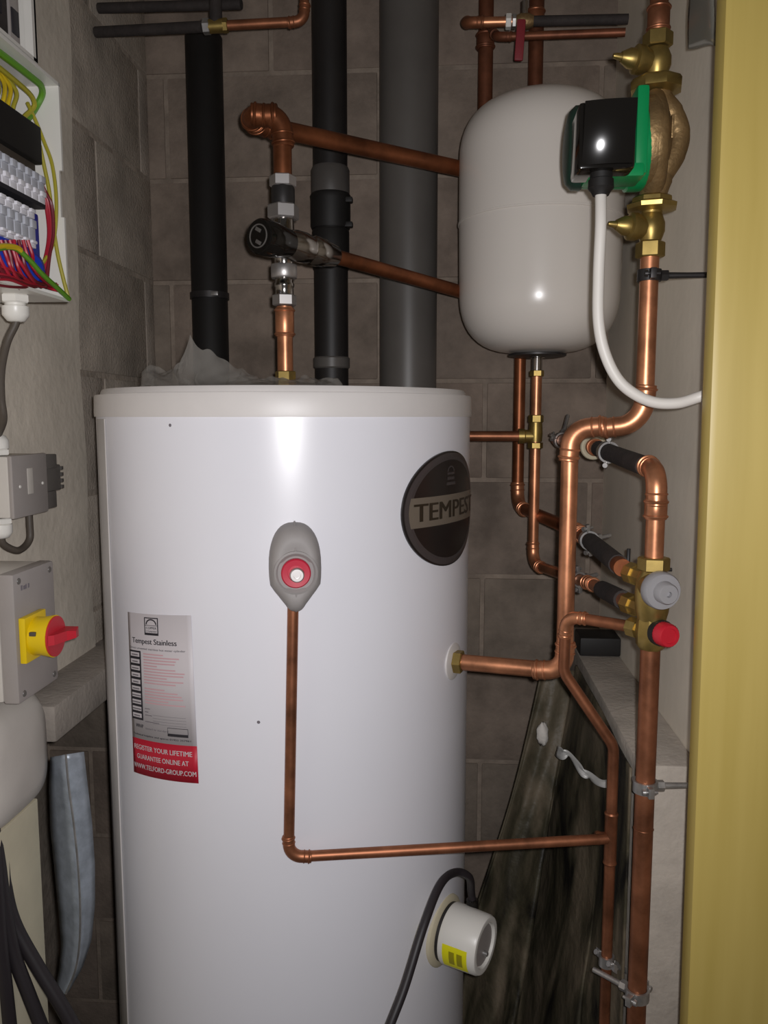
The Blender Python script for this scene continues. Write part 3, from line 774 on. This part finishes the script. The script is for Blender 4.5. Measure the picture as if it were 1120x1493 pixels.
def pillow(u, v):
    a, b = 2*u-1, 2*v-1
    return Vector((bx0.x+.004 + (bx1.x-bx0.x-.008)*u, .9565 - .015*v - .006*u - .0022*((1-a*a) + (1-b*b)), bx0.z+.004 + (bx1.z-bx0.z-.008)*v))
def pedge(u, v):
    q = int(u*4+1e-6) % 4; t = u*4-int(u*4+1e-6)
    a, b = ((t, 0), (1, t), (1-t, 1), (0, 1-t))[q]
    pp = pillow(a, b); return pp if v > .5 else Vector((pp.x, .957, pp.z))
MB().grid(pillow, 16, 16).grid(pedge, 16, 1).build('terminal_box_lid', M_black, pm, ang=50)
gx = A(877, 252, .975)
gl_ = Vector((gx.x, .975, bx0.z))
MB().lathe([(.0, .0125), (-.006, .0125), (-.007, .014), (-.016, .0145), (-.020, .011), (-.024, .009)][::-1], gl_, UP, 16).build('cable_gland', M_blackm, pm)
tag(MB().tube(spline([gl_ + UP*-.021, A(876, 330, .965), A(873, 400, .965), A(873, 470, .965), A(884, 520, .965), A(907, 560, .965), A(945, 584, .965), A(985, 588, .965), A(1022, 578, .965), AX(1075, 560, XR-.006)], 10), .0064, 14)
    .build('pump_cable', M_whitec), 'white flex curving from the pump\'s black box to the door frame', 'cable')

# ================================================================== INLET VALVE GROUP AND RETURN RUN
VY = .975
vo2 = A(953, 830, VY); W0 = Vector((vo2.x, vo2.y, 0))
def zw(py): return A(951, py, VY).z
RL = .0116
ret = thing('return_pipe', 'copper pipe coming forward along the right wall and elbowing down into the grey-capped valve', 'pipe', W0 + UP*zw(815))
r1 = W0 + UP*zw(686)
r0 = A(862, 650, 1.33); rs = A(812, 641, 1.52)
run('', '', [rs, r0, r1, W0+UP*zw(812)], .0108, [.01, .026], M_copper, M_copper, parent=ret)
dr = (r1-r0).normalized()
lg_ = MB().tube([r0+dr*.055, r0.lerp(r1, .5), r1-dr*.05], .0122, 16).build('lagging', M_lagging, ret); plabel(lg_, 'dark sleeve round the pipe')
wr = MB().ring(r0 + dr*.018, dr, .0165, .0042, 30, 8).build('sleeve_ring', M_stain, ret); plabel(wr, 'off-white plastic ring round the pipe')
MB().ring(r0 + dr*.03, dr, .0118, .002).build('bead', M_copper, ret)
collar(W0 + UP*zw(742), UP, .0112, .024, M_copper, ret)
iv = thing('inlet_valve', 'brass inlet valve group with a grey cap and a red cap', 'valve', W0 + UP*zw(945))
MB().hexnut(W0, UP, zw(832), zw(812), .0185, .35).build('nut', M_brass, iv)
MB().lathe([(zw(905), .016), (zw(890), .019), (zw(868), .0205), (zw(846), .0195), (zw(832), .0145)], W0, UP, 26).build('body', M_brass, iv)
MB().lathe([(zw(946), .0135), (zw(940), .0175), (zw(924), .0185), (zw(904), .0175), (zw(896), .015)], W0, UP, 8, PI/8).build('body', M_brass, iv)
cdir = Vector((.22, -.95, -.04)).normalized()
gb = A(958, 858, VY-.016)
MB().lathe([(-.018, .017), (.0, .0185), (.004, .0205)], gb, cdir, 26).build('bonnet', M_brass, iv)
MB().lathe([(.002, .0212), (.004, .0222), (.014, .0218), (.0165, .0205), (.0165, .0130), (.0175, .0128), (.027, .0122), (.029, .0108), (.029, .0034), (.024, .0032), (.024, .0005)], gb, cdir, 40).build('grey_cap', M_capg, iv)
rb = A(962, 922, VY-.014); rdir = Vector((.34, -.92, .02)).normalized()
MB().lathe([(-.022, .010), (-.004, .0115), (-.002, .0155), (.006, .0155)], rb, rdir, 24).build('red_cap_base', M_blackm, iv)
rc = MB()
n = 48; prf = [(.006, .0138), (.018, .0135), (.0205, .0122), (.0205, .0088), (.019, .0084), (.019, .001)]
xx, yy, zz_ = frame(rdir); rings = []
for t, r in prf:
    rings.append([rb + rdir*t + (xx*math.cos(2*PI*k/n) + yy*math.sin(2*PI*k/n))*(r*(1.035 if k % 2 and r > .0125 else 1)) for k in range(n)])
rc.loft(rings).build('red_cap', M_red, iv)
for px, py in ((922, 836), (918, 880)):
    tgt = A(px, py, 1.02); base = W0 + UP*tgt.z
    dv = (tgt-base); L_ = dv.length
    MB().lathe([(.008, .0115), (L_-.012, .0115), (L_-.012, .0138), (L_+.004, .0138)], base, dv, 8).build('port_nut', M_brass, iv)
h0 = A(922, 914, 1.0)
MB().lathe([(.0, .0105), (.018, .0105), (.018, .0128), (.032, .0128)], W0 + UP*h0.z, (h0 - (W0 + UP*h0.z)), 8).build('discharge_nut', M_brass, iv)
# lower main pipe
lm = thing('main_supply_pipe', 'thick copper main rising up the right side to the red-capped valve', 'pipe', (W0.x, W0.y, 0))
MB().tube([W0, W0+UP*.5, W0+UP*zw(943)], RL, 22).build('pipe', M_copperd, lm)
MB().ring(W0 + UP*zw(1208), UP, RL, .0007).build('solder_bead', M_copperd, lm)
# discharge pipe: left, down in front of the pump pipe, slanting right, then down
f1 = A(825, 914, 1.050); f2 = A(822, 980, 1.052); f3 = A(895, 1088, 1.045)
dp = run('discharge_pipe', 'slim copper discharge pipe elbowing down and slanting right behind the main',
         [W0 + UP*h0.z + (h0-(W0+UP*h0.z)).normalized()*.03, Vector((f1.x, f1.y, h0.z)), f2, f3, Vector((f3.x, f3.y, .43))], .0072, [.018, .03, .03], M_copperd, M_copperd, fit=False)
segs, arcs = fillet([h0, Vector((f1.x, f1.y, h0.z)), f2], [.018])
elbow_mb(arcs[0], .0072).build('elbow', M_copper, dp)
F3 = Vector((f3.x, f3.y, 0)); zt3 = A(890, 1222, f3.y).z
MB().lathe([(zt3-.036, .0080), (zt3-.034, .0092), (zt3-.030, .0082), (zt3+.030, .0082), (zt3+.034, .0092), (zt3+.036, .008)], F3, UP, 20).build('tee', M_copperd, dp)
MB().lathe([(0, .0080), (.012, .0080), (.016, .0095), (.02, .0082)], F3 + UP*zt3, (-1, -.02, 0), 18).build('tee_branch', M_copperd, dp)

# ---- clips
pipe_clip(P0 + UP*zp(402), UP, R2, (1, 0, 0), XR - P0.x - R2*1.04, 'dark iron pipe clip holding the pump pipe to the right wall', M_irond)
pipe_clip(W0 + UP*zw(1146), UP, RL, (1, .1, 0), .072, 'steel pipe clip halfway down the thick copper main', M_steel)
pipe_clip(W0 + UP*zw(1449), UP, RL, (-.75, .66, 0), .05, 'lowest steel pipe clip, on the thick copper main', M_steel, base=False)
pipe_clip(F3 + UP*A(885, 1400, f3.y).z, UP, .0072, (.6, .3, -.5), .055, 'steel pipe clip low on the slim discharge pipe', M_steel, base=False)
pc1 = r0.lerp(r1, .32); pipe_clip(pc1, dr, .0125, (.35, .9, 0), .04, 'steel clip round the dark-sleeved return pipe near the elbow', M_steel, base=False)
w1 = A(846, 777, 1.32); w2 = A(908, 828, 1.03); w3 = w1.lerp(w2, .25)
pipe_clip(w3, w2-w1, .0115, (.8, .5, .1), .03, 'steel clip on the upper of two pipes entering the valve', M_steel, base=False)
x1 = A(862, 851, 1.27); x3 = A(796, 823, ev_d).lerp(x1, .7)
pipe_clip(Vector((vo.x, vo.y, zlow)).lerp(x1, .8), x1-Vector((vo.x, vo.y, zlow)), .0095, (.8, .5, .1), .03, 'steel clip on the lower of two pipes entering the valve', M_steel, base=False)
tcp = rs.lerp(r0, .15); pipe_clip(tcp, r0-rs, .0112, (.2, .5, .55), .05, 'steel clip behind the brass tee under the vessel', M_steel, base=False)
lag2 = MB().tube([w1.lerp(w2, .3), w1.lerp(w2, .6), w1.lerp(w2, .92)], .0128, 14)  # part real sleeve, part the copper's shade put in as dark colour
tag(lag2.build('shaded_pipe_sleeve', M_lagging), 'dark sleeve on the upper pipe entering the valve, partly painted shade on copper', 'insulation', )
x2 = A(915, 878, 1.03)
tag(MB().tube([x1.lerp(x2, .35), x1.lerp(x2, .6), x1.lerp(x2, .9)], .0125, 14).build('shaded_pipe_sleeve', M_lagging), 'dark sleeve standing for shade on the lower copper pipe entering the valve', 'insulation')  # shadow on the copper, given as a dark-coloured sleeve
# black screw hook, and a black block added for the wall's dark void
hk = A(917, 800, 1.20)
tag(MB().tube([hk, hk - UP*.03, hk - UP*.034 + Vector((-.012, 0, 0))], .0028, 8).tube([hk - UP*.03, Vector((XR, hk.y, hk.z-.03))], .0028, 8).build('wall_hook', M_irond), 'small black hook on the right wall above the valve', 'hook')
bx = A(875, 948, 1.52)
tag(MB().box((bx.x, 1.55, ZL+.018), (.075, .07, .035), .004).build('dark_void_block', M_blackm), 'black foam offcut lying at the far end of the right ledge', 'foam')
# wall pouch top right
ppos = AX(1008, 30, XR-.004)
pA, pB = A(1004, 72, 1.06), A(1041, 71, 1.0)
pB.x = min(pB.x, XR-.003)
def pouch(u, v):
    q = pA.lerp(pB, u)
    return q + Vector((0, -.016*math.sin(PI*u)*math.sin(PI*min(1, v*.8+.2)) + .006*math.sin(5*u+8*v), .19*v))
tag(MB().grid(pouch, 18, 20).build('plastic_pouch', mat('pouch_film', (118, 116, 108), .14, spec=.8), solid=.0015), 'shiny grey plastic pouch on the right wall at the top', 'pouch')

# ================================================================== MEMBRANE, FOAM LUMP, FOIL UNDER THE RIGHT LEDGE
def sheet(u, v):
    if u < .3: top = A(790, 985, 1.47).lerp(Vector((.243, 1.50, .995)), u/.3)
    else: top = Vector((.243, 1.50 - .458*(u-.3)/.7, .998))
    b0 = A(640, 1640, 1.42); b1 = Vector((.243, 1.048, b0.z-.1)); bm_ = A(830, 1640, 1.20)
    bot = b0.lerp(bm_, u/.6) if u < .6 else bm_.lerp(b1, (u-.6)/.4)
    p = top.lerp(bot, v)
    amp = min(1, v*1.6+.15)
    fold = .020*math.sin(2*PI*(2.6*u+.12)) + .012*math.sin(2*PI*(5.6*u) + 1.5*v) + .008*math.sin(2*PI*(3.3*u+1.9*v))
    gap = .15*math.exp(-((u-.42-.02*v)/.07)**2)*min(1, max(0, v-.1)*2.6)
    p.y += (fold*amp + gap - .012*amp)*(1-u**6)
    p.x = min(p.x + (.008*math.sin(9*v+7*u) - .012*abs(math.sin(8*u+3*v)))*amp*(1-u**3), .2455)
    p.y = min(p.y, YB-.02)
    p.z += .012*math.sin(11*u+1)*(1-v)*(1 if u < .3 else .3)
    return p
tag(MB().grid(sheet, 100, 60).build('membrane_sheet', M_sheet, ang=60, solid=.003), 'dirty brown and black membrane sheet draped in the right-hand corner', 'sheet')
fp = A(791, 1070, 1.40)
fm = MB()
for i in range(1):
    rnd = random.Random(3); rings = []
    for a in range(7):
        t = PI*(a+.5)/7; rings.append([fp + Vector((.011*math.sin(t)*math.cos(b*PI/6)*rnd.uniform(.75, 1.2), .010*math.sin(t)*math.sin(b*PI/6)*rnd.uniform(.8, 1.2), .020*math.cos(t) + .003*math.sin(b))) for b in range(12)])
    fm.loft(rings)
tag(fm.build('foam_lump', M_foam, ang=80), 'white lump of expanding foam on the membrane\'s edge', 'foam')
f0, f9 = A(812, 1094, 1.335), A(886, 1146, 1.17)
def foil(u, v):
    p = f0.lerp(f9, u); a = 15*u; w_ = (.0085+.003*math.sin(13*u))*(v-.5)*2
    return p + Vector((.25*w_*math.cos(a), -.8*abs(w_)*math.sin(a) - .004*math.sin(17*u), w_*(.8+.2*math.cos(a)) + .006*math.sin(7*u)))
tag(MB().grid(foil, 40, 4).build('foil_strip', M_foil, ang=15, solid=.0008), 'twisted silver foil strip lying across the membrane', 'foil')

# ================================================================== LEFT WALL ELECTRICS
# ---- open wiring enclosure
XO = A(94, 280, 1.036).x; YF = 1.036; YN = .70
zt = A(90, 122, YF).z; zbm = A(98, 441, YF).z; XBK = XL + .010
en = thing('wiring_enclosure', 'open white wiring enclosure full of terminals and coloured wires on the left wall', 'electrical box', (XL+.01, (YN+YF)/2, zbm))
sh = MB(); th = .004
sh.bb((XBK, YN, zbm), (XBK+th, YF, zt)); sh.bb((XBK, YN, zt-th), (XO, YF, zt)); sh.bb((XBK, YN, zbm), (XO, YF, zbm+th)); sh.bb((XBK, YN, zbm), (XO, YN+th, zt))
sh.build('shell', M_white, en, smooth=False)
far = MB().bb((XBK, YF-th, zbm), (XO-.004, YF, zt))
zk0, zk1 = A(92, 318, YF).z, A(92, 250, YF).z
far.bb((XO-.004, YF-th, zk1), (XO, YF, zt)); far.bb((XO-.004, YF-th, zbm), (XO, YF, zk0))
far.build('end_wall', M_white, en, smooth=False)
XT = A(69, 280, 1.0).x
def termrow(name, px, y0, y1, m, n, pitch, depth, YT=1.0, ext=None):
    z1, z0 = A(px, y0, YT).z, A(px, y1, YT).z
    proto = MB(); L_ = pitch-.0015
    proto.bb((XT-depth, YT-L_, z0), (XT-.003, YT, z1), .001)
    proto.bb((XT-.004, YT-L_+.002, z0+(z1-z0)*.55), (XT, YT-.002, z1-(z1-z0)*.06), .001)
    ob = proto.build(name, m, en); out = [ob]
    for k in range(1, n):
        c = ob.copy(); COL.objects.link(c); c.parent = en; c.location = (ob.location.x, ob.location.y - k*pitch, ob.location.z); out.append(c)
    return out
blk = MB().bb((XT-.06, YN+.03, A(60, 241, 1.0).z), (XT-.004, 1.0, A(58, 186, 1.0).z), .002).build('terminal_cover', M_blackm, en)
brn = MB().bb((XT-.06, YN+.03, A(60, 262, 1.0).z), (XT-.012, .998, A(58, 240, 1.0).z), .002).build('terminal_rail', M_greycable, en)
termrow('terminal_block', 68, 258, 284, M_term, 14, .0165, .05)
for o in termrow('terminal_marker', 70, 281, 300, M_termw, 14, .0165, .045): pass
MB().bb((XT-.05, YN+.03, A(70, 305, 1.0).z), (XT-.003, 1.0, A(70, 299, 1.0).z)).build('gap_shade_strip', M_ink, en)  # black strip paints the shade in the gap between terminal rows
termrow('terminal_block', 56, 306, 320, M_termw, 13, .0165, .05, .972)
termrow('terminal_block', 55, 321, 352, M_term, 13, .0165, .045, .972)
termrow('terminal_marker', 55, 352, 363, M_termw, 13, .0165, .04, .972)
MB().bb((XT-.065, .90, A(64, 385, .99).z), (XT-.008, .992, A(64, 312, .99).z), .003).build('neutral_block', M_blue, en)
MB().lathe([(0, .024), (.02, .024), (.026, .018)], (XT-.034, .985, A(60, 394, .99).z), (.75, -.5, 0), 28).build('blue_grommet', M_blue, en)
MB().lathe([(0, .022), (.02, .022), (.026, .016)], (XT-.03, .905, A(0, 385, .9).z), (.75, -.5, 0), 28).build('blue_grommet', M_blue, en)
def wire(pts, m, r=.0021, n=7):
    return MB().tube(spline(pts, 6), r, n).build('wire', m, en)
def WP(px, py, d): return AX(px, py, XT + d)
zin = A(50, 130, 1.0).z
wrnd = random.Random(2)
for k in range(11):                              # earths dropping into the black cover
    y = .80 + .0165*k + wrnd.uniform(-.003, .003); zc2 = A(40, 178, .98).z + .0
    mm = [M_wire_y, M_wire_yg, M_wire_y][k % 3]
    wire([(XT-.030, y+.012, zin+.004), (XT-.018, y+.010, zin-.014), (XT-.014+wrnd.uniform(-.004, .004), y, zin-.034), (XT-.020, y-.004, A(40, 190, .98).z)], mm, .0026)
wire([(XT-.018, .72, zt-.012), (XT-.012, .85, zt-.011), (XT-.008, .98, zt-.010), (XT-.010, 1.02, zt-.012), (XT-.022, 1.026, zt-.03), (XT-.024, 1.002, zt-.055), (XT-.026, .985, zt-.07)], M_wire_g, .0040)
wire([(XT-.020, .72, zt-.020), (XT-.016, .95, zt-.022), (XT-.016, 1.01, zt-.030), (XT-.024, .998, zt-.052), (XT-.026, .978, zt-.072)], M_wire_yg, .0030)
# long earth wires down the far end wall
wire([A(40, 150, 1.0), A(52, 176, 1.02), A(64, 206, 1.025), A(76, 240, 1.026), A(82, 290, 1.027), A(80, 340, 1.026), A(70, 372, 1.012), A(46, 402, .985)], M_wire_yg, .0023)
wire([A(58, 212, 1.024), A(64, 240, 1.026), A(72, 280, 1.027), A(78, 330, 1.027), A(84, 370, 1.026), A(92, 405, 1.027), A(98, 428, 1.028), A(100, 437, 1.03)], M_wire_yg, .0024)
wire([WP(-30, 372, .006), WP(0, 362, .008), WP(22, 362, .010), WP(42, 378, .012), WP(62, 400, .012), WP(84, 420, .010), A(101, 436, 1.03)], M_wire_g, .0030)
wire([WP(-32, 371, .0065), WP(-2, 360, .0085), WP(20, 360, .0105), WP(30, 365, .0115)], M_wire_y, .0033)
for k in range(5):
    j = wrnd.uniform(-2, 2)
    wire([A(58+2*k, 256+6*k, 1.012), A(67+2.2*k+j, 300, 1.02), A(71+1.8*k, 340+j, 1.018), A(66+1.6*k, 375, 1.01), A(56+3*k+j, 400+4*k, 1.0), A(50+4*k, 416, .99)], M_wire_r if k < 3 else M_wire_m, .0019)
for k in range(9):
    xk = -12 + 6.5*k; j = [wrnd.uniform(-3, 3) for _ in range(8)]
    wire([WP(xk, 350, .001), WP(xk+5+j[0], 372, .004), WP(xk+12+j[1], 392+j[2], .005+.001*(k % 3)), WP(xk+24+j[3], 407+j[4], .004), WP(min(84, xk+40+j[5]), 418+j[6]*.8, -.004)], M_wire_r if k % 3 else M_wire_m, .0021)
for k in range(6):
    j = [wrnd.uniform(-4, 4) for _ in range(6)]
    wire([WP(-14, 384+6*k, .002), WP(16+j[0], 398+3.5*k+j[1], .006), WP(44+j[2], 411+1.5*k+j[3]*.6, .002), WP(70, 420-1.5*k, -.006), A(84+j[4]*.5, 424-2*k, 1.015)], M_wire_m if k % 2 else M_wire_r, .0016)
# its gland and lead
gx_ = A(22, 437, .965)
gd = MB(); gz = zbm
gld = thing('cable_gland', 'white cable gland under the open wiring enclosure', 'gland', (gx_.x, .965, gz-.032))
MB().hexnut((gx_.x, .965, gz), (0, 0, -1), .0, .010, .0165).build('locknut', M_white, gld)
MB().lathe([(.010, .012), (.013, .012), (.014, .0155), (.024, .0155), (.031, .010), (.032, .006)], (gx_.x, .965, gz), (0, 0, -1), 20).build('dome_nut', M_white, gld)
# ---- enclosure above
Y2 = 1.0; X2 = A(54, 60, Y2).x; z2 = A(54, 93, Y2).z
e2 = thing('control_cabinet', 'white cabinet with black slotted inside, topmost on the left wall', 'electrical box', (XL+.01, .85, z2))
s2_ = MB(); s2_.bb((XBK, .68, z2), (XBK+.004, Y2, ZC-.06)); s2_.bb((XBK, Y2-.004, z2), (X2, Y2, ZC-.06)); s2_.bb((XBK, .68, z2), (X2, Y2, z2+.004)); s2_.bb((XBK, .68, ZC-.064), (X2, Y2, ZC-.06))
s2_.bb((X2-.010, Y2-.010, z2), (X2, Y2, ZC-.06))
s2_.build('shell', M_white, e2, smooth=False)
MB().bb((X2-.07, .75, z2+.012), (X2-.012, Y2-.042, ZC-.07), .003).build('trunking', M_lagging, e2)
MB().bb((X2-.06, Y2-.034, z2+.006), (X2-.014, Y2-.012, ZC-.07), .002).build('side_plate', M_grey, e2)
for k in range(7): MB().bb((X2-.016, Y2-.032, z2+.022+.052*k), (X2-.0125, Y2-.016, z2+.050+.052*k), .001).build('slot', M_ink, e2)
for k in range(5): MB().bb((X2-.0135, .80+.034*k, z2+.03), (X2-.0105, .806+.034*k, ZC-.09)).build('slot', M_ink, e2)
# ---- lead to the junction box, the junction box
XJ = XL + .07; yj0, yj1 = AX(19, 700, XJ).y, AX(69, 700, XJ).y
zj1, zj0 = AX(69, 661, XJ).z, AX(69, 745, XJ).z
jb = thing('junction_box', 'small grey junction box with white glands halfway up the left wall', 'electrical box', (XL+.01, (yj0+yj1)/2, zj0))
MB().bb((XL+.008, yj0, zj0), (XJ-.006, yj1, zj1), .003).build('base', M_greyl, jb)
MB().bb((XJ-.006, yj0-.001, zj0-.001), (XJ, yj1+.001, zj1+.001), .0025).build('cover', M_grey, jb)
MB().bb((XJ-.0005, yj0+.036, zj0+.028), (XJ+.0006, yj0+.050, zj0+.062), .0002).build('marker', M_greyl, jb)
for yy_ in (yj0+.016, yj1-.014): MB().lathe([(0, .0022), (.0012, .0018)], (XJ, yy_, (zj0+zj1)/2), (1, 0, 0), 10).build('screw', M_white, jb)
for (a, b, c, d_) in ((.0, .022, .004, .022), (.018, .040, .020, .055), (.008, .022, .056, .078)):
    MB().bb((XL+.010, yj1+.002, zj1-d_), (XJ-.002-a*.3, yj1+.010+b*1.15, zj1-c+.002), .002).build('clip_block', M_gvc, jb)
for k in range(4): MB().bb((XJ-.022, yj1+.056, zj1-.026-.009*k), (XJ-.006, yj1+.062, zj1-.021-.009*k)).build('clip_tooth', M_gvcd, jb)
gp = AX(8, 655, XL+.040); 
def gland_at(c, sgn, label, k=1.):
    t = thing('cable_gland', label, 'gland', c)
    MB().hexnut(c, (0, 0, sgn), .0, .008, .0155*k).build('locknut', M_white, t)
    MB().lathe([(.008, .0135*k), (.0085, .0148*k), (.019, .0148*k), (.025, .011*k), (.027, .006*k)], c, (0, 0, sgn), 20).build('dome_nut', M_white, t)
g_a = Vector((XL+.042, yj0+.016, zj1+.001)); g_b = Vector((XL+.042, yj0+.014, zj0-.001))
gland_at(g_a, 1, 'white cable gland on top of the grey junction box')
gland_at(g_b, -1, 'white cable gland under the grey junction box')
tag(MB().tube(spline([(gx_.x, .965, gz-.030), A(22, 474, .965) , A(10, 500, .965), A(2, 540, .975), A(2, 580, .985), A(5, 612, .995), g_a + UP*.022]), .0047, 10).build('flex', M_greycable), 'grey-brown flex between the open enclosure and the junction box', 'cable')
jl = Vector((XJ-.02, yj1-.016, zj0))
tag(MB().tube(spline([g_b - UP*.022, g_b - UP*.036 + Vector((0, .006, 0)), g_b + Vector((.006, .026, -.047)), Vector((XJ-.022, yj1-.028, zj0-.046)), Vector((XJ-.02, yj1-.017, zj0-.036)), jl - UP*.018, jl + UP*.002]), .0048, 10).build('flex', M_greycable), 'short dark flex looping under the junction box', 'cable')
# ---- rotary isolator
XI = -.5; yi0, yi1 = AX(22, 900, XI).y, AX(82, 900, XI).y
zi1, zi0 = AX(82, 815, XI).z, AX(82, 992, XI).z
iso = thing('rotary_isolator', 'grey isolator switch with a red handle on a yellow rotary base', 'switch', (XL+.01, (yi0+yi1)/2, zi0))
MB().bb((XL+.008, yi0+.001, zi0+.001), (XI-.02, yi1-.001, zi1-.001), .004).build('base', M_greyl, iso)
MB().bb((XI-.02, yi0, zi0), (XI, yi1, zi1), .004).build('cover', M_grey, iso)
for yy_, zz2 in ((yi0+.012, zi0+.010), (yi1-.012, zi0+.010), (yi0+.012, zi1-.010), (yi1-.012, zi1-.010)):
    MB().lathe([(0, .004), (.001, .0035)], (XI, yy_, zz2), (1, 0, 0), 12).build('screw', M_gvc, iso)
for k, (h_, w_) in enumerate(((.006, .004), (.0045, .006), (.0055, .003), (.005, .004))):
    MB().bb((XI-.0004, yi0+.016+.0055*k, zi1-.022), (XI+.0005, yi0+.016+.0055*k+w_*.8, zi1-.022+h_)).build('worn_print', M_inkg, iso)
kc = Vector((XI, 0, 0)); kc = AX(58, 927, XI+.012); kc = Vector((XI, kc.y, kc.z))
MB().bb((XI, kc.y-.026, kc.z-.0275), (XI+.008, kc.y+.026, kc.z+.0275), .0015).build('yellow_plate', M_yellow, iso)
yb_ = MB().lathe([(.006, .0235), (.016, .023), (.029, .0255), (.031, .0255), (.031, .023)], kc, (1, 0, 0), 40).build('yellow_collar', M_yellow, iso)
MB().box(kc + Vector((.015, -.0215, .008)), (.008, .005, .005), .001).build('padlock_slot', M_greycable, yb_)
kn = MB().lathe([(.029, .0242), (.033, .0245), (.0335, .022), (.032, .001)], kc, (1, 0, 0), 40).build('red_knob', M_red, iso)
hd = MB(); 
hp = [(-.024, .031), (-.018, .039), (.002, .045), (.010, .053), (.025, .049), (.025, .031)]   # (y, x) profile of the grip
hd.loft([[kc + Vector((x, y, s_*.006*(1 if x < .05 else .7))) for y, x in hp] for s_ in (-1, 1)])
hd.build('grip', M_red, kn, smooth=False)
# ---- rounded cover under it
XC = XL + .092; yc1 = AX(66, 1100, XC-.02).y; yc0 = yc1 - .17
zc1, zc0 = AX(50, 1012, XC).z, AX(40, 1200, XC).z
cv = thing('socket_cover', 'rounded pale grey plastic cover under the rotary isolator', 'cover', (XL+.01, (yc0+yc1)/2, zc0))
def rr_ring(k, x, dz=0):
    out = []; cy_, cz_ = (yc0+yc1)/2, (zc0+zc1)/2
    for i in range(40):
        a = 2*PI*i/40; c, s = math.cos(a), math.sin(a)
        out.append(Vector((x, cy_ + (yc1-yc0)/2*k*math.copysign(abs(c)**.5, c), cz_ + (zc1-zc0)/2*k*math.copysign(abs(s)**.5, s))))
    return out
MB().loft([rr_ring(1, XL+.008), rr_ring(1, XL+.04), rr_ring(.985, XL+.044)]).build('back_box', M_greyl, cv)
MB().loft([rr_ring(.985, XL+.044), rr_ring(.99, XL+.060), rr_ring(.93, XL+.074), rr_ring(.80, XL+.084), rr_ring(.55, XC-.002), rr_ring(.2, XC)]).build('domed_front', M_greyl, cv, ang=70)
# ---- board, galvanised strap, cables
cb = MB().bb((-.556, .80, 0), (-.538, AX(62, 1300, -.538).y, .945), .002).build('board', M_cream)
tag(cb, 'cream board standing against the left wall beneath the grey cover', 'board')
gs = thing('metal_channel', 'bent galvanised steel channel standing left of the cylinder', 'metal strip', A(100, 1440, 1.05))
gpts = [(1096, 74, 96, 122), (1140, 72, 100, 127), (1200, 74, 108, 134), (1260, 80, 114, 138), (1320, 86, 117, 138), (1370, 90, 116, 133), (1410, 86, 110, 120), (1445, 78, 96, 100)]
la, lb, lc = [], [], []
for py, xa, xb, xc in gpts:
    la.append(A(xa, py+8, 1.042)); lb.append(A(xb, py+4, 1.022)); lc.append(A(xc, py, 1.045))
def strip(a, b):
    def f(u, v):
        q = v*(len(a)-1); i = min(int(q), len(a)-2); t = q-i
        return a[i].lerp(a[i+1], t).lerp(b[i].lerp(b[i+1], t), u)
    return f
MB().grid(strip(la, lb), 3, 40).build('web', M_galv, gs, ang=60, solid=.0016)
MB().grid(strip(lb, lc), 3, 40).build('flange', M_galv, gs, ang=60, solid=.0016)
MB().tube(spline(lb), .0015, 8).build('fold', M_steel, gs)  # shinier steel tube added to draw the highlight along the bend
hpnt = A(111, 1162, 1.036); MB().lathe([(-.001, .0034), (.0016, .0034)], hpnt, (-.3, -1, 0), 12).build('rivet', M_irond, gs)
tag(MB().tube(spline([A(-8, 1190, .93), A(2, 1240, .93), A(8, 1300, .93), A(22, 1350, .93), A(55, 1410, .93), A(92, 1470, .93), A(130, 1540, .93)]), .0088, 12).build('floor_cable', M_darkcable), 'thick black cable slanting down right at bottom left', 'cable')
tag(MB().tube(spline([A(-12, 1200, .915), A(-2, 1260, .915), A(6, 1320, .915), A(20, 1390, .915), A(42, 1450, .915), A(70, 1520, .915)]), .0085, 12).build('floor_cable', M_darkcable), 'thick black cable between the other two at bottom left', 'cable')
tag(MB().tube(spline([A(-14, 1210, .90), A(-6, 1290, .90), A(0, 1370, .90), A(8, 1440, .90), A(18, 1530, .90)]), .0085, 12).build('floor_cable', M_darkcable), 'thick black cable hanging straightest, nearest the left edge', 'cable')
